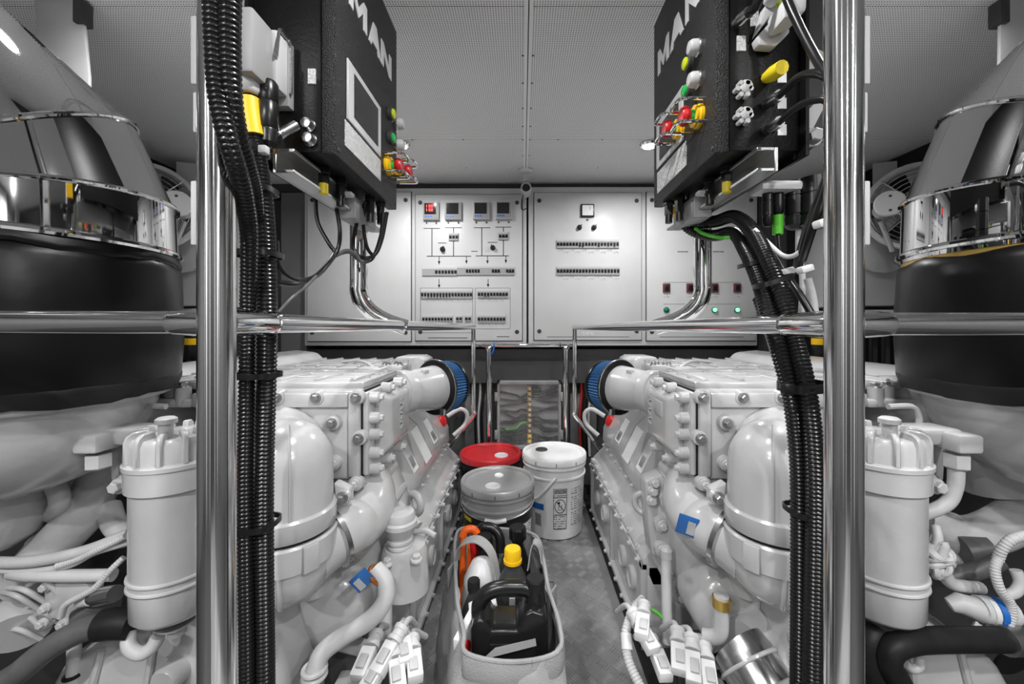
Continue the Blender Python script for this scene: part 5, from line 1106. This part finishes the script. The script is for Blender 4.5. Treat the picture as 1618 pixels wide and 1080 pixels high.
def cap(par, c, r, h, m, d=(0,0,1)):
    g = G(); n = 36; d = V(d).normalized(); u = d.orthogonal().normalized(); v = d.cross(u); rings = []
    for hh, k in ((0, 1), (h*.85, 1), (h, .9)):
        rings.append([V(c)+d*hh+(u*math.cos(2*PI*i/n)+v*math.sin(2*PI*i/n))*(r*k*(1 if i % 2 else .955)) for i in range(n)])
    return ob('cap', g.loft(rings), m, par, sm=25)
# front black jerrycan with moulded handle
def jerrycan():
    t = thing('oil_jug', (-.03, .93, .05), 'big matt black oil jug with a moulded handle, at the front of the bag', 'jug', 'bottles in the bag')
    x0, x1, y0, y1 = -.118, .058, .895, .985; zb = .06
    pol = [(x0, zb), (x1, zb), (x1, .290), (x1-.008, .310), (.022, .318), (.002, .310), (-.012, .272), (-.070, .272), (-.080, .288), (-.092, .300), (-.108, .296), (x0, .272)]
    ob('body', G().py(pol, y0, y1), 'jug', t, bev=.012, seg=3)
    ob('handle', G().tube(path([(-.104, .94, .270), (-.103, .94, .302), (-.086, .94, .328), (-.055, .94, .340), (-.015, .94, .342), (.012, .94, .338), (.032, .94, .318)], 6), [.0175]*37, 14), 'jug', t, sm=60)
    ob('side_panel', G().py([(-.075,.10),(.03,.10),(.03,.245),(-.075,.245)], y0-.003, y0+.006), 'jug', t, bev=.003)
    ob('neck', G().lathe([(.026, 0), (.022, .03)], (.030, .94, .312), n=24), 'jug', t); cap(t, (.030, .94, .338), .0225, .028, 'rubber')
jerrycan()
def bottle(label, c, rx, ry, h, neck, m, capm, capr=.022, caph=.03, hold=False, name='bottle'):
    t = thing(name, c, label, 'bottle', 'bottles in the bag'); x, y, z = c; rings = []
    for f, k in ((0,.92),(.02,1),(.50,1),(.62,.95),(.74,.80),(.86,.58),(.94,.40),(1,.34)):
        rings.append([V((x+rx*k*math.copysign(abs(math.cos(a))**.7, math.cos(a)), y+ry*k*math.copysign(abs(math.sin(a))**.7, math.sin(a)), z+h*f)) for a in [2*PI*i/32 for i in range(32)]])
    ob('body', G().loft(rings), m, t, sm=60)
    ob('neck', G().lathe([(neck, 0), (neck, .02)], (x, y, z+h-.004), n=20), m, t)
    cap(t, (x, y, z+h+.006), capr, caph, capm)
    return t
yb = bottle('smoky grey bottle with a bright yellow cap, in the middle of the bag', (-.028, 1.105, .04), .058, .045, .265, .017, 'smoke', 'yellow', .0235, .032)
ob('cap_ring', G().lathe([(.0255, 0), (.0255, .008)], (-.028, 1.105, .305), n=24), 'yellow', yb); ob('label_strip', G().box(-.036, -.020, 1.058, 1.062, .15, .235), 'light_grey', yb, bev=.001)
bb = bottle('black bottle with a ribbed black cap behind the yellow-capped bottle', (-.016, 1.265, .04), .042, .042, .240, .02, 'black_plastic', 'black_plastic', .0275, .036)
jg = bottle('dark oil jug with grey arched handle at the back of the bag', (-.122, 1.262, .04), .050, .05, .225, .02, 'jug', 'rubber', .026, .026, name='oil_jug')
ob('handle', G().tube(path([(-.150, 1.30, .25), (-.135, 1.30, .298), (-.10, 1.295, .302), (-.075, 1.285, .28), (-.070, 1.275, .235)], 6), .0155, 12), 'jug', jg, sm=60)
sb = bottle('small dark bottle with a black screw cap beside the clear jug', (-.128, 1.04, .06), .040, .035, .205, .014, 'smoke', 'rubber', .0165, .026)
ob('side_loop', G().torus((-.095, 1.035, .255), (0,1,0), .016, .005, 20, 8), 'smoke', sb)
cj = thing('clear_jug', (-.145, 1.14, .04), 'cloudy clear plastic jug leaning at the left side of the bag', 'jug', 'bottles in the bag')
ob('shell', G().lathe([(.045, 0), (.052, .01), (.054, .15), (.05, .20), (.03, .245), (.012, .255)], (-.128, 1.14, .04), (.05,0,1), 28), 'cloudy', cj, sm=60)
ob('white_strip', G().box(-.133, -.121, 1.078, 1.084, .18, .28), 'white_plastic', cj, bev=.001)
ob('paper_tag', G().prism([(-.100, .985, .285), (-.082, .985, .300), (-.088, .985, .215), (-.104, .985, .20)], (0, .002, 0)), 'label_white', label='white paper strip standing beside the small dark bottle', cat='paper')
# orange caulking gun
cg = thing('caulking_gun', (-.175, 1.25, .02), 'orange caulking gun upright in the left corner of the bag', 'tool')
ob('frame', G().tube([(-.188, 1.19, .05), (-.190, 1.27, .285)], .0095, 10).tube([(-.166, 1.20, .05), (-.172, 1.275, .27)], .0095, 10), 'orange', cg)
ob('head', G().tube(path([(-.192, 1.27, .285), (-.182, 1.275, .305), (-.160, 1.28, .305), (-.146, 1.28, .29)], 5), .0125, 10), 'orange', cg)
ob('rod', G().tube([(-.180, 1.20, .06), (-.176, 1.272, .30)], .004, 8), 'chrome', cg); ob('cartridge', G().tube([(-.156, 1.24, .05), (-.160, 1.28, .28)], .016, 16), 'red', cg)
# packets
pk = thing('paper_packet', (-.10, .96, .10), 'white packet with red stripe at the left front of the bag', 'packet'); ob('packet', G().obox((-.133, .945, .215), (.10, .02, .09), (.3, 1, .1)), 'label_white', pk, bev=.004)
ob('red_stripe', G().obox((-.1235, .925, .215), (.05, .004, .018), (.25, .6, -.7)), 'red', pk); 
pk = thing('paper_packet', (-.12, 1.0, .2), 'crumpled white packet with blue print under the small dark bottle', 'packet'); ob('packet', G().obox((-.100, .995, .262), (.07, .05, .012), (1, .2, .35)), 'label_white', pk, bev=.003)
ob('blue_print', G().obox((-.095, .990, .2705), (.025, .02, .003), (1, .2, .35)), 'blue_label', pk)
ob('folder_flap', G().prism([(-.085, .865, .235), (.03, .868, .262), (.028, .875, .270), (-.06, .868, .255)], (0, .004, 0)), 'bag_dark', label='dark folded flap lying in front of the black jug', cat='flap')
